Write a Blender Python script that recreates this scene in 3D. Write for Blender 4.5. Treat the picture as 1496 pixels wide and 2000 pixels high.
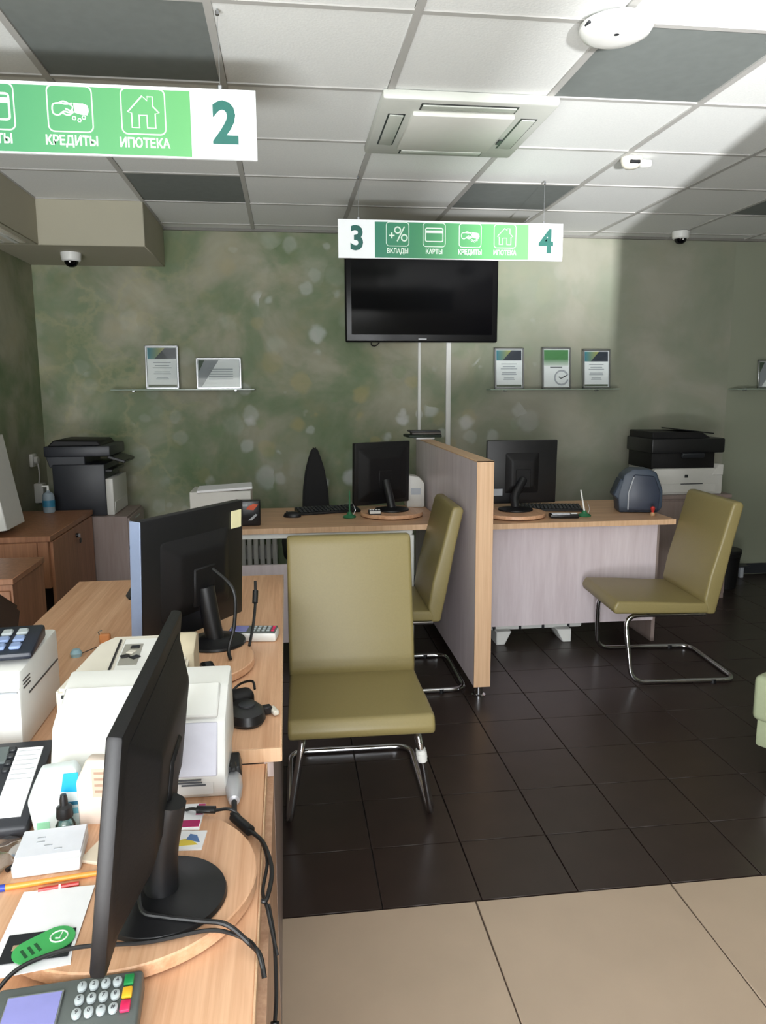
import bpy, bmesh, math, random
from mathutils import Vector, Matrix, Euler
random.seed(7)
PI = math.pi
S = bpy.context.scene
for o in list(bpy.data.objects):
    bpy.data.objects.remove(o, do_unlink=True)
C = S.collection

# ------------------------------------------------------------------ camera
H_CAM = 1.4764
cam_d = bpy.data.cameras.new('camera'); cam = bpy.data.objects.new('camera', cam_d); C.objects.link(cam)
S.camera = cam
yaw, pitch, roll = 0.1248, 0.1616, -0.005
cy, sy, cp, sp = math.cos(yaw), math.sin(yaw), math.cos(pitch), math.sin(pitch)
fwd = Vector((sy*cp, cy*cp, -sp)); rgt = Vector((cy, -sy, 0)); upv = rgt.cross(fwd)
r2 = rgt*math.cos(roll) + upv*math.sin(roll); u2 = -rgt*math.sin(roll) + upv*math.cos(roll)
m = Matrix((r2, u2, -fwd)).transposed().to_4x4(); m.translation = (0, 0, H_CAM)
cam.matrix_world = m
cam_d.sensor_fit = 'VERTICAL'; cam_d.sensor_height = 24.0
cam_d.lens = 1488.9/2000*24.0
cam_d.clip_start = 0.05; cam_d.clip_end = 100

# ------------------------------------------------------------------ light, exposure
S.view_settings.view_transform = 'Standard'
S.view_settings.look = 'None'
S.view_settings.exposure = 0.0
S.view_settings.gamma = 1.0
S.view_settings.use_curve_mapping = False
W = bpy.data.worlds.new('daylight'); S.world = W; W.use_nodes = True
bg = W.node_tree.nodes['Background']
bg.inputs['Color'].default_value = (0.80, 0.90, 1.0, 1); bg.inputs['Strength'].default_value = 0.6

def area(name, loc, aim, sx, sz, power, col, spread=PI):
    l = bpy.data.lights.new(name, 'AREA'); l.shape = 'RECTANGLE'; l.size = sx; l.size_y = sz
    l.energy = power; l.color = col; l.spread = spread
    o = bpy.data.objects.new(name, l); C.objects.link(o); o.location = loc
    o.rotation_euler = (Vector(aim)-Vector(loc)).to_track_quat('-Z', 'Y').to_euler()
    return o
# unseen shop front, assumed behind the camera: window and doorway light, added fill
area('assumed_window_light', (-0.55, -1.12, 1.40), (-0.4, 5, 1.45), 1.9, 2.0, 130, (0.93, 0.965, 1.0))  # assumed window; the lamp stands inside the room before a solid wall
area('added_ceiling_fill', (-0.5, -1.08, 0.22), (0.2, 3.0, 2.5), 1.9, 0.35, 86, (0.95, 0.98, 1.0), math.radians(120))  # added low fill inside the room, aimed up to brighten the ceiling
area('assumed_doorway_light', (0.72, -3.5, 0.42), (0.95, -1.2, 1.3), 0.03, 0.25, 1250, (0.97, 0.985, 1.0))  # assumed doorway source, kept narrow for the light strip's sharp edge

# ------------------------------------------------------------------ materials
def L(c):
    return tuple(((x/255)/12.92 if x/255 <= 0.04045 else ((x/255+0.055)/1.055)**2.4) for x in c) + (1,)
class NT:
    def __init__(s, name):
        s.m = bpy.data.materials.new(name); s.m.use_nodes = True; s.t = s.m.node_tree
        s.p = s.t.nodes['Principled BSDF']; s.out = s.t.nodes['Material Output']
    def n(s, typ, **kw):
        x = s.t.nodes.new(typ)
        for k, v in kw.items():
            if k.startswith('i_'): x.inputs[k[2:].replace('_', ' ')].default_value = v
            else: setattr(x, k, v)
        return x
    def l(s, a, b): s.t.links.new(a, b)
    def math(s, op, a, b=None, c=None):
        x = s.n('ShaderNodeMath', operation=op)
        for i, v in enumerate((a, b, c)):
            if v is None: continue
            if isinstance(v, (int, float)): x.inputs[i].default_value = v
            else: s.l(v, x.inputs[i])
        return x.outputs[0]
    def mix(s, fac, a, b):
        x = s.n('ShaderNodeMix', data_type='RGBA')
        for i, v in ((0, fac), (6, a), (7, b)):
            if isinstance(v, (int, float)): x.inputs[i].default_value = v
            elif isinstance(v, tuple): x.inputs[i].default_value = v
            else: s.l(v, x.inputs[i])
        return x.outputs[2]
MATS = {}
def mat(name, col, rough=0.5, metal=0.0, noise=0.06, nscale=30, bump=0.0, spec=0.5, coat=0.0):
    if name in MATS: return MATS[name]
    k = NT(name); MATS[name] = k.m
    c = L(col) if max(col) > 1.001 else tuple(col)+(1,)
    k.p.inputs['Roughness'].default_value = rough; k.p.inputs['Metallic'].default_value = metal
    k.p.inputs['Specular IOR Level'].default_value = spec
    k.p.inputs['Coat Weight'].default_value = coat
    tc = k.n('ShaderNodeTexCoord'); nz = k.n('ShaderNodeTexNoise', i_Scale=nscale, i_Detail=4.0)
    k.l(tc.outputs['Object'], nz.inputs['Vector'])
    d = tuple(x*(1-noise*1.6) for x in c[:3])+(1,); e = tuple(min(1, x*(1+noise*1.6)) for x in c[:3])+(1,)
    k.l(k.mix(nz.outputs['Fac'], d, e), k.p.inputs['Base Color'])
    if bump:
        b = k.n('ShaderNodeBump', i_Strength=bump, i_Distance=0.002)
        k.l(nz.outputs['Fac'], b.inputs['Height']); k.l(b.outputs['Normal'], k.p.inputs['Normal'])
    return k.m
def wood(name, c1, c2, axis='Y', rough=0.42, sc=38):
    if name in MATS: return MATS[name]
    k = NT(name); MATS[name] = k.m
    tc = k.n('ShaderNodeTexCoord'); mp = k.n('ShaderNodeMapping')
    s = {'X': (1.2, sc, sc), 'Y': (sc, 1.2, sc), 'Z': (sc, sc, 1.2)}[axis]
    mp.inputs['Scale'].default_value = s
    k.l(tc.outputs['Object'], mp.inputs['Vector'])
    n1 = k.n('ShaderNodeTexNoise', i_Scale=1.0, i_Detail=5.0, i_Roughness=0.65)
    k.l(mp.outputs['Vector'], n1.inputs['Vector'])
    n2 = k.n('ShaderNodeTexNoise', i_Scale=5.0, i_Detail=3.0)
    k.l(mp.outputs['Vector'], n2.inputs['Vector'])
    f = k.math('ADD', k.math('MULTIPLY', n1.outputs['Fac'], 0.7), k.math('MULTIPLY', n2.outputs['Fac'], 0.3))
    mr = k.n('ShaderNodeMapRange'); mr.inputs[1].default_value = 0.36; mr.inputs[2].default_value = 0.62
    k.l(f, mr.inputs[0])
    k.l(k.mix(mr.outputs[0], L(c1), L(c2)), k.p.inputs['Base Color'])
    k.p.inputs['Roughness'].default_value = rough
    b = k.n('ShaderNodeBump', i_Strength=0.12, i_Distance=0.001)
    k.l(f, b.inputs['Height']); k.l(b.outputs['Normal'], k.p.inputs['Normal'])
    return k.m
def wallpaper(name, ua, cmask):
    """green out-of-focus leaf wallpaper: cloudy greens with pale light discs"""
    k = NT(name); MATS[name] = k.m
    tc = k.n('ShaderNodeTexCoord'); sep = k.n('ShaderNodeSeparateXYZ'); k.l(tc.outputs['Object'], sep.inputs[0])
    cb = k.n('ShaderNodeCombineXYZ'); k.l(sep.outputs[ua], cb.inputs[0]); k.l(sep.outputs['Z'], cb.inputs[1])
    v = cb.outputs[0]
    def nz(scale, detail=4, rough=0.55, dist=0.0):
        x = k.n('ShaderNodeTexNoise', i_Scale=scale, i_Detail=detail, i_Roughness=rough, i_Distortion=dist)
        k.l(v, x.inputs['Vector']); return x
    def ramp(src, stops):
        r = k.n('ShaderNodeValToRGB'); e = r.color_ramp.elements
        e[0].position, e[0].color = stops[0][0], L(stops[0][1]); e[1].position, e[1].color = stops[1][0], L(stops[1][1])
        for p, c in stops[2:]:
            q = e.new(p); q.color = L(c)
        k.l(src, r.inputs[0]); return r.outputs[0]
    base = ramp(nz(1.7, 5, 0.55, 0.4).outputs['Fac'], [(0.33, (96, 116, 80)), (0.68, (166, 164, 144)), (0.47, (124, 134, 106)), (0.57, (152, 151, 130))])
    warm = nz(4.2, 3)
    base = k.mix(ramp(warm.outputs['Fac'], [(0.5, (0, 0, 0)), (0.75, (150, 150, 150))]), base, L((160, 148, 110)))
    cool = nz(3.1, 4, 0.6, 1.2)
    base = k.mix(ramp(cool.outputs['Fac'], [(0.54, (0, 0, 0)), (0.74, (150, 150, 150))]), base, L((98, 128, 92)))
    # leaf-edge like streaks on the left
    vo = k.n('ShaderNodeTexVoronoi', feature='DISTANCE_TO_EDGE', i_Scale=2.3)
    wv = k.n('ShaderNodeVectorMath', operation='ADD'); k.l(v, wv.inputs[0])
    sc = k.n('ShaderNodeVectorMath', operation='SCALE'); sc.inputs['Scale'].default_value = 0.45
    k.l(nz(5, 5, 0.6).outputs['Color'], sc.inputs[0]); k.l(sc.outputs[0], wv.inputs[1]); k.l(wv.outputs[0], vo.inputs['Vector'])
    ed = k.n('ShaderNodeMapRange', interpolation_type='SMOOTHSTEP'); ed.inputs[1].default_value = 0.0; ed.inputs[2].default_value = 0.09
    ed.inputs[3].default_value = 0.45; ed.inputs[4].default_value = 0.0; k.l(vo.outputs['Distance'], ed.inputs[0])
    lm = k.n('ShaderNodeMapRange', interpolation_type='SMOOTHSTEP'); k.l(sep.outputs[ua], lm.inputs[0])
    lm.inputs[1].default_value = -0.3; lm.inputs[2].default_value = -0.9; lm.inputs[3].default_value = 0; lm.inputs[4].default_value = 1
    base = k.mix(k.math('MULTIPLY', k.math('MULTIPLY', ed.outputs[0], lm.outputs[0]), k.math('MULTIPLY', nz(2.5).outputs['Fac'], 1.1)), base, L((176, 168, 128)))
    # discs of light
    cm = k.n('ShaderNodeMapRange', interpolation_type='SMOOTHSTEP'); k.l(sep.outputs[ua], cm.inputs[0])
    cm.inputs[1].default_value = cmask[0]; cm.inputs[2].default_value = cmask[1]; cm.inputs[3].default_value = 0.22; cm.inputs[4].default_value = 1
    cm2 = k.n('ShaderNodeMapRange', interpolation_type='SMOOTHSTEP'); k.l(sep.outputs[ua], cm2.inputs[0])
    cm2.inputs[1].default_value = 2.2; cm2.inputs[2].default_value = 1.7; cm2.inputs[3].default_value = 0.12; cm2.inputs[4].default_value = 1
    gate = k.math('MULTIPLY', cm.outputs[0], cm2.outputs[0])
    zg = k.n('ShaderNodeMapRange', interpolation_type='SMOOTHSTEP'); k.l(sep.outputs['Z'], zg.inputs[0])
    zg.inputs[1].default_value = 2.3; zg.inputs[2].default_value = 1.3; zg.inputs[3].default_value = 0.55; zg.inputs[4].default_value = 1
    gate = k.math('MULTIPLY', gate, zg.outputs[0])
    for scale, thr, amt, col, off in ((2.4, 0.25, 0.42, (186, 188, 180), 0.0), (3.6, 0.35, 0.55, (196, 200, 190), 3.3), (4.6, 0.5, 0.62, (190, 168, 104), 11.1), (5.2, 0.5, 0.6, (96, 138, 84), 15.2), (4.6, 0.55, 0.95, (226, 228, 232), 7.7), (6.2, 0.6, 0.8, (222, 224, 226), 21.3)):
        vd = k.n('ShaderNodeTexVoronoi', feature='F1', i_Scale=scale, i_Randomness=0.9)
        ad = k.n('ShaderNodeVectorMath', operation='ADD'); k.l(v, ad.inputs[0]); ad.inputs[1].default_value = (off, off*0.7, 0)
        nd = k.n('ShaderNodeVectorMath', operation='SCALE'); nd.inputs['Scale'].default_value = 0.06
        k.l(nz(9, 2).outputs['Color'], nd.inputs[0])
        ad2 = k.n('ShaderNodeVectorMath', operation='ADD'); k.l(ad.outputs[0], ad2.inputs[0]); k.l(nd.outputs[0], ad2.inputs[1])
        k.l(ad2.outputs[0], vd.inputs['Vector'])
        sr = k.n('ShaderNodeSeparateColor'); k.l(vd.outputs['Color'], sr.inputs[0])
        rad = k.math('MULTIPLY_ADD', sr.outputs[0], 0.30, 0.18)
        q = k.math('DIVIDE', vd.outputs['Distance'], rad)
        mk = k.n('ShaderNodeMapRange', interpolation_type='SMOOTHSTEP'); k.l(q, mk.inputs[0])
        mk.inputs[1].default_value = 1.0; mk.inputs[2].default_value = 0.6; mk.inputs[3].default_value = 0; mk.inputs[4].default_value = 1
        on = k.math('GREATER_THAN', sr.outputs[1], thr)
        a = k.math('MULTIPLY', k.math('MULTIPLY', mk.outputs[0], on), k.math('MULTIPLY', k.math('MULTIPLY_ADD', sr.outputs[2], amt*0.75, amt*0.25), gate))
        base = k.mix(a, base, L(col))
    # the print fades to plain grey green towards its right end
    fd = k.n('ShaderNodeMapRange', interpolation_type='SMOOTHSTEP'); k.l(sep.outputs[ua], fd.inputs[0])
    fd.inputs[1].default_value = 0.4; fd.inputs[2].default_value = 2.1; fd.inputs[3].default_value = 0.0; fd.inputs[4].default_value = 0.62 if ua == 'X' else 0.0
    base = k.mix(fd.outputs[0], base, L((150, 149, 138)))
    k.l(base, k.p.inputs['Base Color']); k.p.inputs['Roughness'].default_value = 0.6
    k.p.inputs['Specular IOR Level'].default_value = 0.3
    return k.m
def gradient(name, ca, cb_, axis, a0, a1, rough=0.35):
    if name in MATS: return MATS[name]
    k = NT(name); MATS[name] = k.m
    tc = k.n('ShaderNodeTexCoord'); sep = k.n('ShaderNodeSeparateXYZ'); k.l(tc.outputs['Object'], sep.inputs[0])
    mr = k.n('ShaderNodeMapRange'); k.l(sep.outputs[axis], mr.inputs[0]); mr.inputs[1].default_value = a0; mr.inputs[2].default_value = a1
    k.l(k.mix(mr.outputs[0], L(ca), L(cb_)), k.p.inputs['Base Color']); k.p.inputs['Roughness'].default_value = rough
    return k.m
def thin_glass(name, tint=(0.95, 0.98, 0.96), refl=0.10):
    if name in MATS: return MATS[name]
    k = NT(name); MATS[name] = k.m
    tr = k.n('ShaderNodeBsdfTransparent'); tr.inputs[0].default_value = tint+(1,)
    gl = k.n('ShaderNodeBsdfGlossy'); gl.inputs['Roughness'].default_value = 0.03
    fr = k.n('ShaderNodeFresnel', i_IOR=1.5); ms = k.n('ShaderNodeMixShader')
    k.l(k.math('MULTIPLY_ADD', fr.outputs[0], 1.0, refl-0.04), ms.inputs[0]); k.l(tr.outputs[0], ms.inputs[1]); k.l(gl.outputs[0], ms.inputs[2])
    k.l(ms.outputs[0], k.out.inputs['Surface'])
    return k.m
def frosted(name, col):
    if name in MATS: return MATS[name]
    m_ = mat(name, col, 0.25); p = m_.node_tree.nodes['Principled BSDF']
    p.inputs['Transmission Weight'].default_value = 0.6; p.inputs['IOR'].default_value = 1.2
    return m_

white = mat('white_plastic', (226, 226, 222), 0.38, noise=0.02)
cream = mat('cream_plastic', (216, 210, 196), 0.4, noise=0.03)
black = mat('black_plastic', (22, 22, 24), 0.40, noise=0.1, nscale=60)
black_soft = mat('black_textured_plastic', (20, 19, 20), 0.55, noise=0.15, nscale=200, bump=0.1, spec=0.3)
charcoal = mat('charcoal_plastic', (44, 46, 50), 0.4)
screen = mat('dark_screen', (5, 5, 8), 0.12, noise=0.02, spec=0.3)
chrome = mat('chrome', (215, 216, 220), 0.12, 1.0, noise=0.01)
silver = mat('brushed_silver', (190, 192, 196), 0.28, 1.0, noise=0.03, nscale=90)
leather = mat('olive_leather', (137, 124, 80), 0.42, noise=0.05, nscale=140, bump=0.08)
leather2 = mat('pale_green_leather', (158, 166, 136), 0.45, noise=0.05, nscale=140, bump=0.08)
beech = wood('beech_desk', (228, 184, 148), (202, 152, 116), 'Y')
beech_x = wood('beech_long_desk', (214, 174, 138), (188, 146, 112), 'X')
beech_edge = wood('beech_edge', (222, 186, 150), (204, 164, 128), 'Z', sc=60)
beech_cab = wood('beech_cabinet', (168, 118, 86), (140, 94, 66), 'Z')
lilac = wood('grey_lilac_laminate', (224, 212, 216), (208, 194, 198), 'Z', rough=0.35, sc=14)
lilac_dark = wood('grey_brown_laminate', (150, 134, 128), (136, 118, 112), 'Z', rough=0.4, sc=14)
paint = mat('grey_green_paint', (138, 142, 124), 0.7, noise=0.04, nscale=3)
cream_paint = mat('cream_paint', (168, 163, 144), 0.7, noise=0.03, nscale=5)
ceil_white = mat('ceiling_tile_white', (222, 223, 220), 0.85, noise=0.05, nscale=120, bump=0.3)
ceil_grey = mat('ceiling_tile_grey', (112, 117, 114), 0.8, noise=0.08, nscale=22, bump=0.2)
grid_m = mat('ceiling_grid_metal', (176, 174, 170), 0.45, 0.0, noise=0.02)
tile_dark = mat('dark_brown_tile', (52, 42, 38), 0.32, noise=0.16, nscale=9, bump=0.05, spec=0.35)
grout_dark = mat('dark_grout', (44, 38, 36), 0.8, noise=0.1)
tile_beige = mat('beige_tile', (178, 158, 138), 0.34, noise=0.06, nscale=5)
grout_beige = mat('brown_grout', (70, 56, 46), 0.8)
paper = mat('white_paper', (238, 238, 240), 0.75, noise=0.02)
paper_cream = mat('cream_paper', (224, 210, 188), 0.75, noise=0.03)
rubber = mat('black_cable', (18, 18, 19), 0.45)
key_grey = mat('grey_keys', (176, 184, 186), 0.45)
term_grey = mat('terminal_grey', (92, 98, 96), 0.4)
green_num = mat('teal_print', (20, 92, 82), 0.5)
white_print = mat('white_print', (232, 244, 232), 0.5)
dark_print = mat('dark_print', (60, 62, 66), 0.6)
plain = mat('wall_white', (200, 198, 190), 0.8)

# ------------------------------------------------------------------ helpers
class MB:
    def __init__(s): s.b = bmesh.new()
    def _tf(s, vs, rot, c):
        M = Matrix.Translation(Vector(c))
        if rot: M = M @ (rot.to_matrix().to_4x4() if isinstance(rot, Euler) else rot)
        bmesh.ops.transform(s.b, matrix=M, verts=vs)
    def box(s, c, d, bev=0.0, seg=2, rot=None, taper=None):
        r = bmesh.ops.create_cube(s.b, size=1.0); vs = r['verts']
        for v in vs:
            v.co.x *= d[0]; v.co.y *= d[1]; v.co.z *= d[2]
            if taper and v.co.z > 0: v.co.x *= taper[0]; v.co.y *= taper[1]
        if bev > 0:
            es = list({e for v in vs for e in v.link_edges})
            g = bmesh.ops.bevel(s.b, geom=es, offset=min(bev, min(d)*0.49), segments=seg, affect='EDGES', profile=0.5)
            vs = list({v for f in g['faces'] for v in f.verts} | {v for v in vs if v.is_valid})
            # collect every vertex of this island
            seen = set(vs); st = list(vs)
            while st:
                q = st.pop()
                for e in q.link_edges:
                    w = e.other_vert(q)
                    if w not in seen: seen.add(w); st.append(w)
            vs = list(seen)
        s._tf(vs, rot, c); return s
    def prism(s, pts, axis, a0, a1, bev=0.0, seg=2):
        f = {'X': lambda p, a: (a, p[0], p[1]), 'Y': lambda p, a: (p[0], a, p[1]), 'Z': lambda p, a: (p[0], p[1], a)}[axis]
        lo = [s.b.verts.new(f(p, a0)) for p in pts]; hi = [s.b.verts.new(f(p, a1)) for p in pts]
        n = len(pts); fs = [s.b.faces.new(lo), s.b.faces.new(hi)]
        for i in range(n):
            fs.append(s.b.faces.new((lo[i], lo[(i+1) % n], hi[(i+1) % n], hi[i])))
        bmesh.ops.recalc_face_normals(s.b, faces=fs)
        if bev > 0:
            es = list({e for q in fs for e in q.edges})
            bmesh.ops.bevel(s.b, geom=es, offset=bev, segments=seg, affect='EDGES', profile=0.5)
        return s
    def lathe(s, prof, c=(0, 0, 0), seg=32, rot=None, sx=1.0, sy_=1.0):
        rings = []
        for r, z in prof:
            if r < 1e-6: rings.append([s.b.verts.new((0, 0, z))])
            else: rings.append([s.b.verts.new((r*sx*math.cos(2*PI*i/seg), r*sy_*math.sin(2*PI*i/seg), z)) for i in range(seg)])
        fs = []
        for a, b in zip(rings, rings[1:]):
            for i in range(seg):
                j = (i+1) % seg
                if len(a) == 1 and len(b) == 1: continue
                if len(a) == 1: fs.append(s.b.faces.new((a[0], b[j], b[i])))
                elif len(b) == 1: fs.append(s.b.faces.new((a[i], a[j], b[0])))
                else: fs.append(s.b.faces.new((a[i], a[j], b[j], b[i])))
        if len(rings[0]) > 1: fs.append(s.b.faces.new(rings[0]))
        if len(rings[-1]) > 1: fs.append(s.b.faces.new(rings[-1]))
        bmesh.ops.recalc_face_normals(s.b, faces=fs)
        s._tf([v for r in rings for v in r], rot, c); return s
    def cyl(s, p0, p1, r, r1=None, seg=20):
        p0, p1 = Vector(p0), Vector(p1); d = p1-p0
        q = d.to_track_quat('Z', 'Y').to_matrix().to_4x4()
        return s.lathe([(r, 0), (r if r1 is None else r1, d.length)], p0, seg, q)
    def tube(s, pts, r, seg=10, closed=False):
        pts = [Vector(p) for p in pts]; n = len(pts); rings = []
        t0 = (pts[1]-pts[0]).normalized()
        nrm = t0.orthogonal().normalized()
        for i in range(n):
            if closed: t = (pts[(i+1) % n]-pts[i-1]).normalized()
            else: t = (pts[min(i+1, n-1)]-pts[max(i-1, 0)]).normalized()
            nrm = (nrm-t*nrm.dot(t)).normalized(); bn = t.cross(nrm)
            rings.append([s.b.verts.new(pts[i]+r*(math.cos(2*PI*k/seg)*nrm+math.sin(2*PI*k/seg)*bn)) for k in range(seg)])
        fs = []
        for i in range(n if closed else n-1):
            a, b = rings[i], rings[(i+1) % n]
            for k in range(seg):
                fs.append(s.b.faces.new((a[k], a[(k+1) % seg], b[(k+1) % seg], b[k])))
        if not closed: fs += [s.b.faces.new(rings[0]), s.b.faces.new(rings[-1])]
        bmesh.ops.recalc_face_normals(s.b, faces=fs)
        return s
    def mesh(s, name, m_, ang=38):
        me = bpy.data.meshes.new(name)
        s.b.to_mesh(me); s.b.free(); me.materials.append(m_)
        for p in me.polygons: p.use_smooth = True
        me.set_sharp_from_angle(angle=math.radians(ang))
        return me
    def obj(s, name, m_, par=None, loc=None, rot=None):
        return link(name, s.mesh(name, m_), par, loc, rot)
def link(name, me, par=None, loc=None, rot=None):
    o = bpy.data.objects.new(name, me); C.objects.link(o)
    if par: o.parent = par
    if loc: o.location = loc
    if rot: o.rotation_euler = rot
    return o
def fillet(pts, r, n=6, closed=False):
    pts = [Vector(p) for p in pts]; out = []; N = len(pts)
    for i, p in enumerate(pts):
        if not closed and i in (0, N-1): out.append(p); continue
        a = pts[i-1]-p; b = pts[(i+1) % N]-p
        rr = min(r, a.length*0.49, b.length*0.49)
        A = p+a.normalized()*rr; B = p+b.normalized()*rr
        for k in range(n+1):
            t = k/n; out.append((1-t)**2*A+2*t*(1-t)*p+t*t*B)
    return out
def smooth(pts, n=6):
    pts = [Vector(p) for p in pts]; P = [pts[0]]+pts+[pts[-1]]; out = []
    for i in range(1, len(P)-2):
        for k in range(n):
            t = k/n; a, b, c, d = P[i-1], P[i], P[i+1], P[i+2]
            out.append(0.5*((2*b)+(-a+c)*t+(2*a-5*b+4*c-d)*t*t+(-a+3*b-3*c+d)*t**3))
    out.append(pts[-1]); return out
def rrect(w, h, r, n=5):
    out = []
    for cx, cz, a0 in ((w/2-r, h/2-r, 0), (-w/2+r, h/2-r, 90), (-w/2+r, -h/2+r, 180), (w/2-r, -h/2+r, 270)):
        for k in range(n+1):
            a = math.radians(a0+90*k/n); out.append((cx+r*math.cos(a), cz+r*math.sin(a)))
    return out
def thing(name, label, cat, loc=(0, 0, 0), rz=0.0, group=None):
    o = bpy.data.objects.new(name, None); C.objects.link(o); o.empty_display_size = 0.05
    o.location = loc; o.rotation_euler = (0, 0, rz); o['label'] = label; o['category'] = cat
    if group: o['group'] = group
    return o
def tag(o, label, cat, group=None):
    o['label'] = label; o['category'] = cat
    if group: o['group'] = group
    return o
def struct(o): o['kind'] = 'structure'; return o
def text(s, size, m_, par, loc, rot=(PI/2, 0, 0), bold=0.0, name='lettering', ext=0.0006, sx=1.0, align='CENTER'):
    cu = bpy.data.curves.new('t', 'FONT'); cu.body = s; cu.size = size; cu.align_x = align; cu.align_y = 'CENTER'
    cu.extrude = ext; cu.offset = bold; cu.resolution_u = 3; cu.space_character = 1.0
    to = bpy.data.objects.new('t', cu); C.objects.link(to)
    bpy.context.view_layer.update()
    me = bpy.data.meshes.new_from_object(to.evaluated_get(bpy.context.evaluated_depsgraph_get()))
    bpy.data.objects.remove(to, do_unlink=True)
    me.name = name; me.materials.clear(); me.materials.append(m_)
    o = link(name, me, par, loc, rot); o.scale = (sx, 1, 1)
    return o

# ------------------------------------------------------------------ room
YB = 5.53; ZC = 2.547; XL = -1.66; XR = 4.6; YF = -1.2
GX, GY = -0.7923, 4.7752          # ceiling grid origin
floor = struct(MB().box((1.47, 1.66, -0.055), (6.3, 7.8, 0.09)).obj('floor', grout_dark))
floor['kind'] = 'structure'
TS = 0.2925; TX0 = 0.2395; TY0 = 1.962
me_t = MB().box((0, 0, 0), (TS-0.0035, TS-0.0035, 0.010), 0.0012, 1).mesh('floor_tile', tile_dark)
for j in range(0, 12):
    for i in range(-2, 13):
        x = TX0+TS*(i+0.5); y = TY0+TS*(j+0.5)
        if y+TS/2 > YB-0.01: continue
        link('floor_tile', me_t, floor, (x, y, -0.005))
MB().box(((XL+TX0-2*TS)/2, (TY0+YB)/2, -0.005), (TX0-2*TS-XL-0.01, YB-TY0-0.02, 0.010)).obj('floor_margin', tile_dark, floor)
MB().box(((XR+TX0+13*TS)/2, (TY0+YB)/2, -0.005), (XR-TX0-13*TS-0.01, YB-TY0-0.02, 0.010)).obj('floor_margin', tile_dark, floor)
MB().box((1.47, TY0-1.0, -0.006), (6.2, 2.0, 0.006)).obj('grout_bed', grout_beige, floor)
me_b = MB().box((0, 0, 0), (0.6-0.004, 0.6-0.004, 0.010), 0.0012, 1).mesh('floor_tile', tile_beige)
for j in range(0, 7):
    for i in range(-3, 7):
        x = 0.512+0.6*(i+0.5); y = TY0-0.002-0.6*(j+0.5)
        if x-0.3 < XL-0.4 or x+0.3 > XR+0.3: continue
        link('floor_tile', me_b, floor, (x, y, -0.005))

wp = wallpaper('leaf_wallpaper', 'X', (-1.0, 0.2))
wp2 = wallpaper('leaf_wallpaper_side', 'Y', (9.0, 10.0))
wb = struct(MB().box(((XL+3.35)/2, YB+0.05, ZC/2), (3.35-XL, 0.1, ZC+0.1)).obj('wall_back', wp))
struct(MB().box(((XR+3.35)/2, YB+0.05, ZC/2), (XR-3.35, 0.1, ZC+0.1)).obj('wall_back_right', paint))
struct(MB().box((XL-0.05, (YF+YB)/2, ZC/2), (0.1, YB-YF+0.2, ZC+0.1)).obj('wall_left', wp2))
struct(MB().box((XR+0.05, (YF+YB)/2, ZC/2), (0.1, YB-YF+0.2, ZC+0.1)).obj('wall_right', paint))
fw = MB()
fw.box(((XL+0.60)/2, YF-0.05, ZC/2), (0.60-XL, 0.1, ZC+0.1)); fw.box(((XR+1.154)/2, YF-0.05, ZC/2), (XR-1.154, 0.1, ZC+0.1))
fw.box((0.877, YF-0.05, 2.37), (0.60, 0.1, 0.45)); fw.box((0.877, YF-0.05, 0.38), (0.60, 0.06, 0.80))  # assumed door opening and lower panel, sized to shape the light strip
struct(fw.obj('wall_front', plain))
struct(MB().box((0.30, -3.0, 1.2), (0.87, 0.1, 2.6)).obj('added_light_pier', plain))     # unseen pier, added outside the door to soften the light strip's left edge
struct(MB().box((1.2, YB-0.008, 0.04), (5.7, 0.016, 0.08)).obj('baseboard_back', charcoal))

ceil = struct(MB().box((1.47, 1.66, ZC+0.07), (6.5, 8.0, 0.1)).obj('ceiling', plain))
me_cw = MB().box((0, 0, 0), (0.578, 0.578, 0.014), 0.003, 1).mesh('ceiling_tile', ceil_white)
me_cg = MB().box((0, 0, 0), (0.578, 0.578, 0.014), 0.003, 1).mesh('ceiling_tile', ceil_grey)
for r in range(-1, 12):
    for c in range(-1, 9):
        x = GX+0.6*(c+0.5); y = GY-0.6*(r-0.5)-0.0
        y = GY-0.6*r+0.3 if False else GY-0.6*(r+0.5)
        if r == -1 and c == -1: continue
        if c == 2 and r == 2: continue          # the air conditioner's cell
        dark = (c % 3 == 0 and r % 3 == 0)
        link('ceiling_tile', me_cg if dark else me_cw, ceil, (x, y, ZC+0.011))
for c in range(0, 9):                            # cut tiles along the back wall
    MB().box((GX+0.6*(c+0.5), (GY+0.6+YB)/2, ZC+0.011), (0.578, YB-GY-0.62, 0.014)).obj('ceiling_tile', ceil_white, ceil)
for c in range(-1, 10):
    y1 = YB if c >= 0 else GY
    MB().box((GX+0.6*c, (y1+YF)/2, ZC+0.004), (0.024, y1-YF, 0.012)).obj('grid_bar', grid_m, ceil)
for r in range(-1, 12):
    x0 = GX if r == -1 else GX-0.6
    MB().box(((x0+XR)/2, GY-0.6*r, ZC+0.005), (XR-x0, 0.022, 0.011)).obj('grid_bar', grid_m, ceil)
MB().box(((GX+XR)/2, YB-0.011, ZC-0.001), (XR-GX, 0.022, 0.024)).obj('wall_angle', mat('wall_angle_grey', (120, 118, 112), 0.6), ceil)

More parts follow.
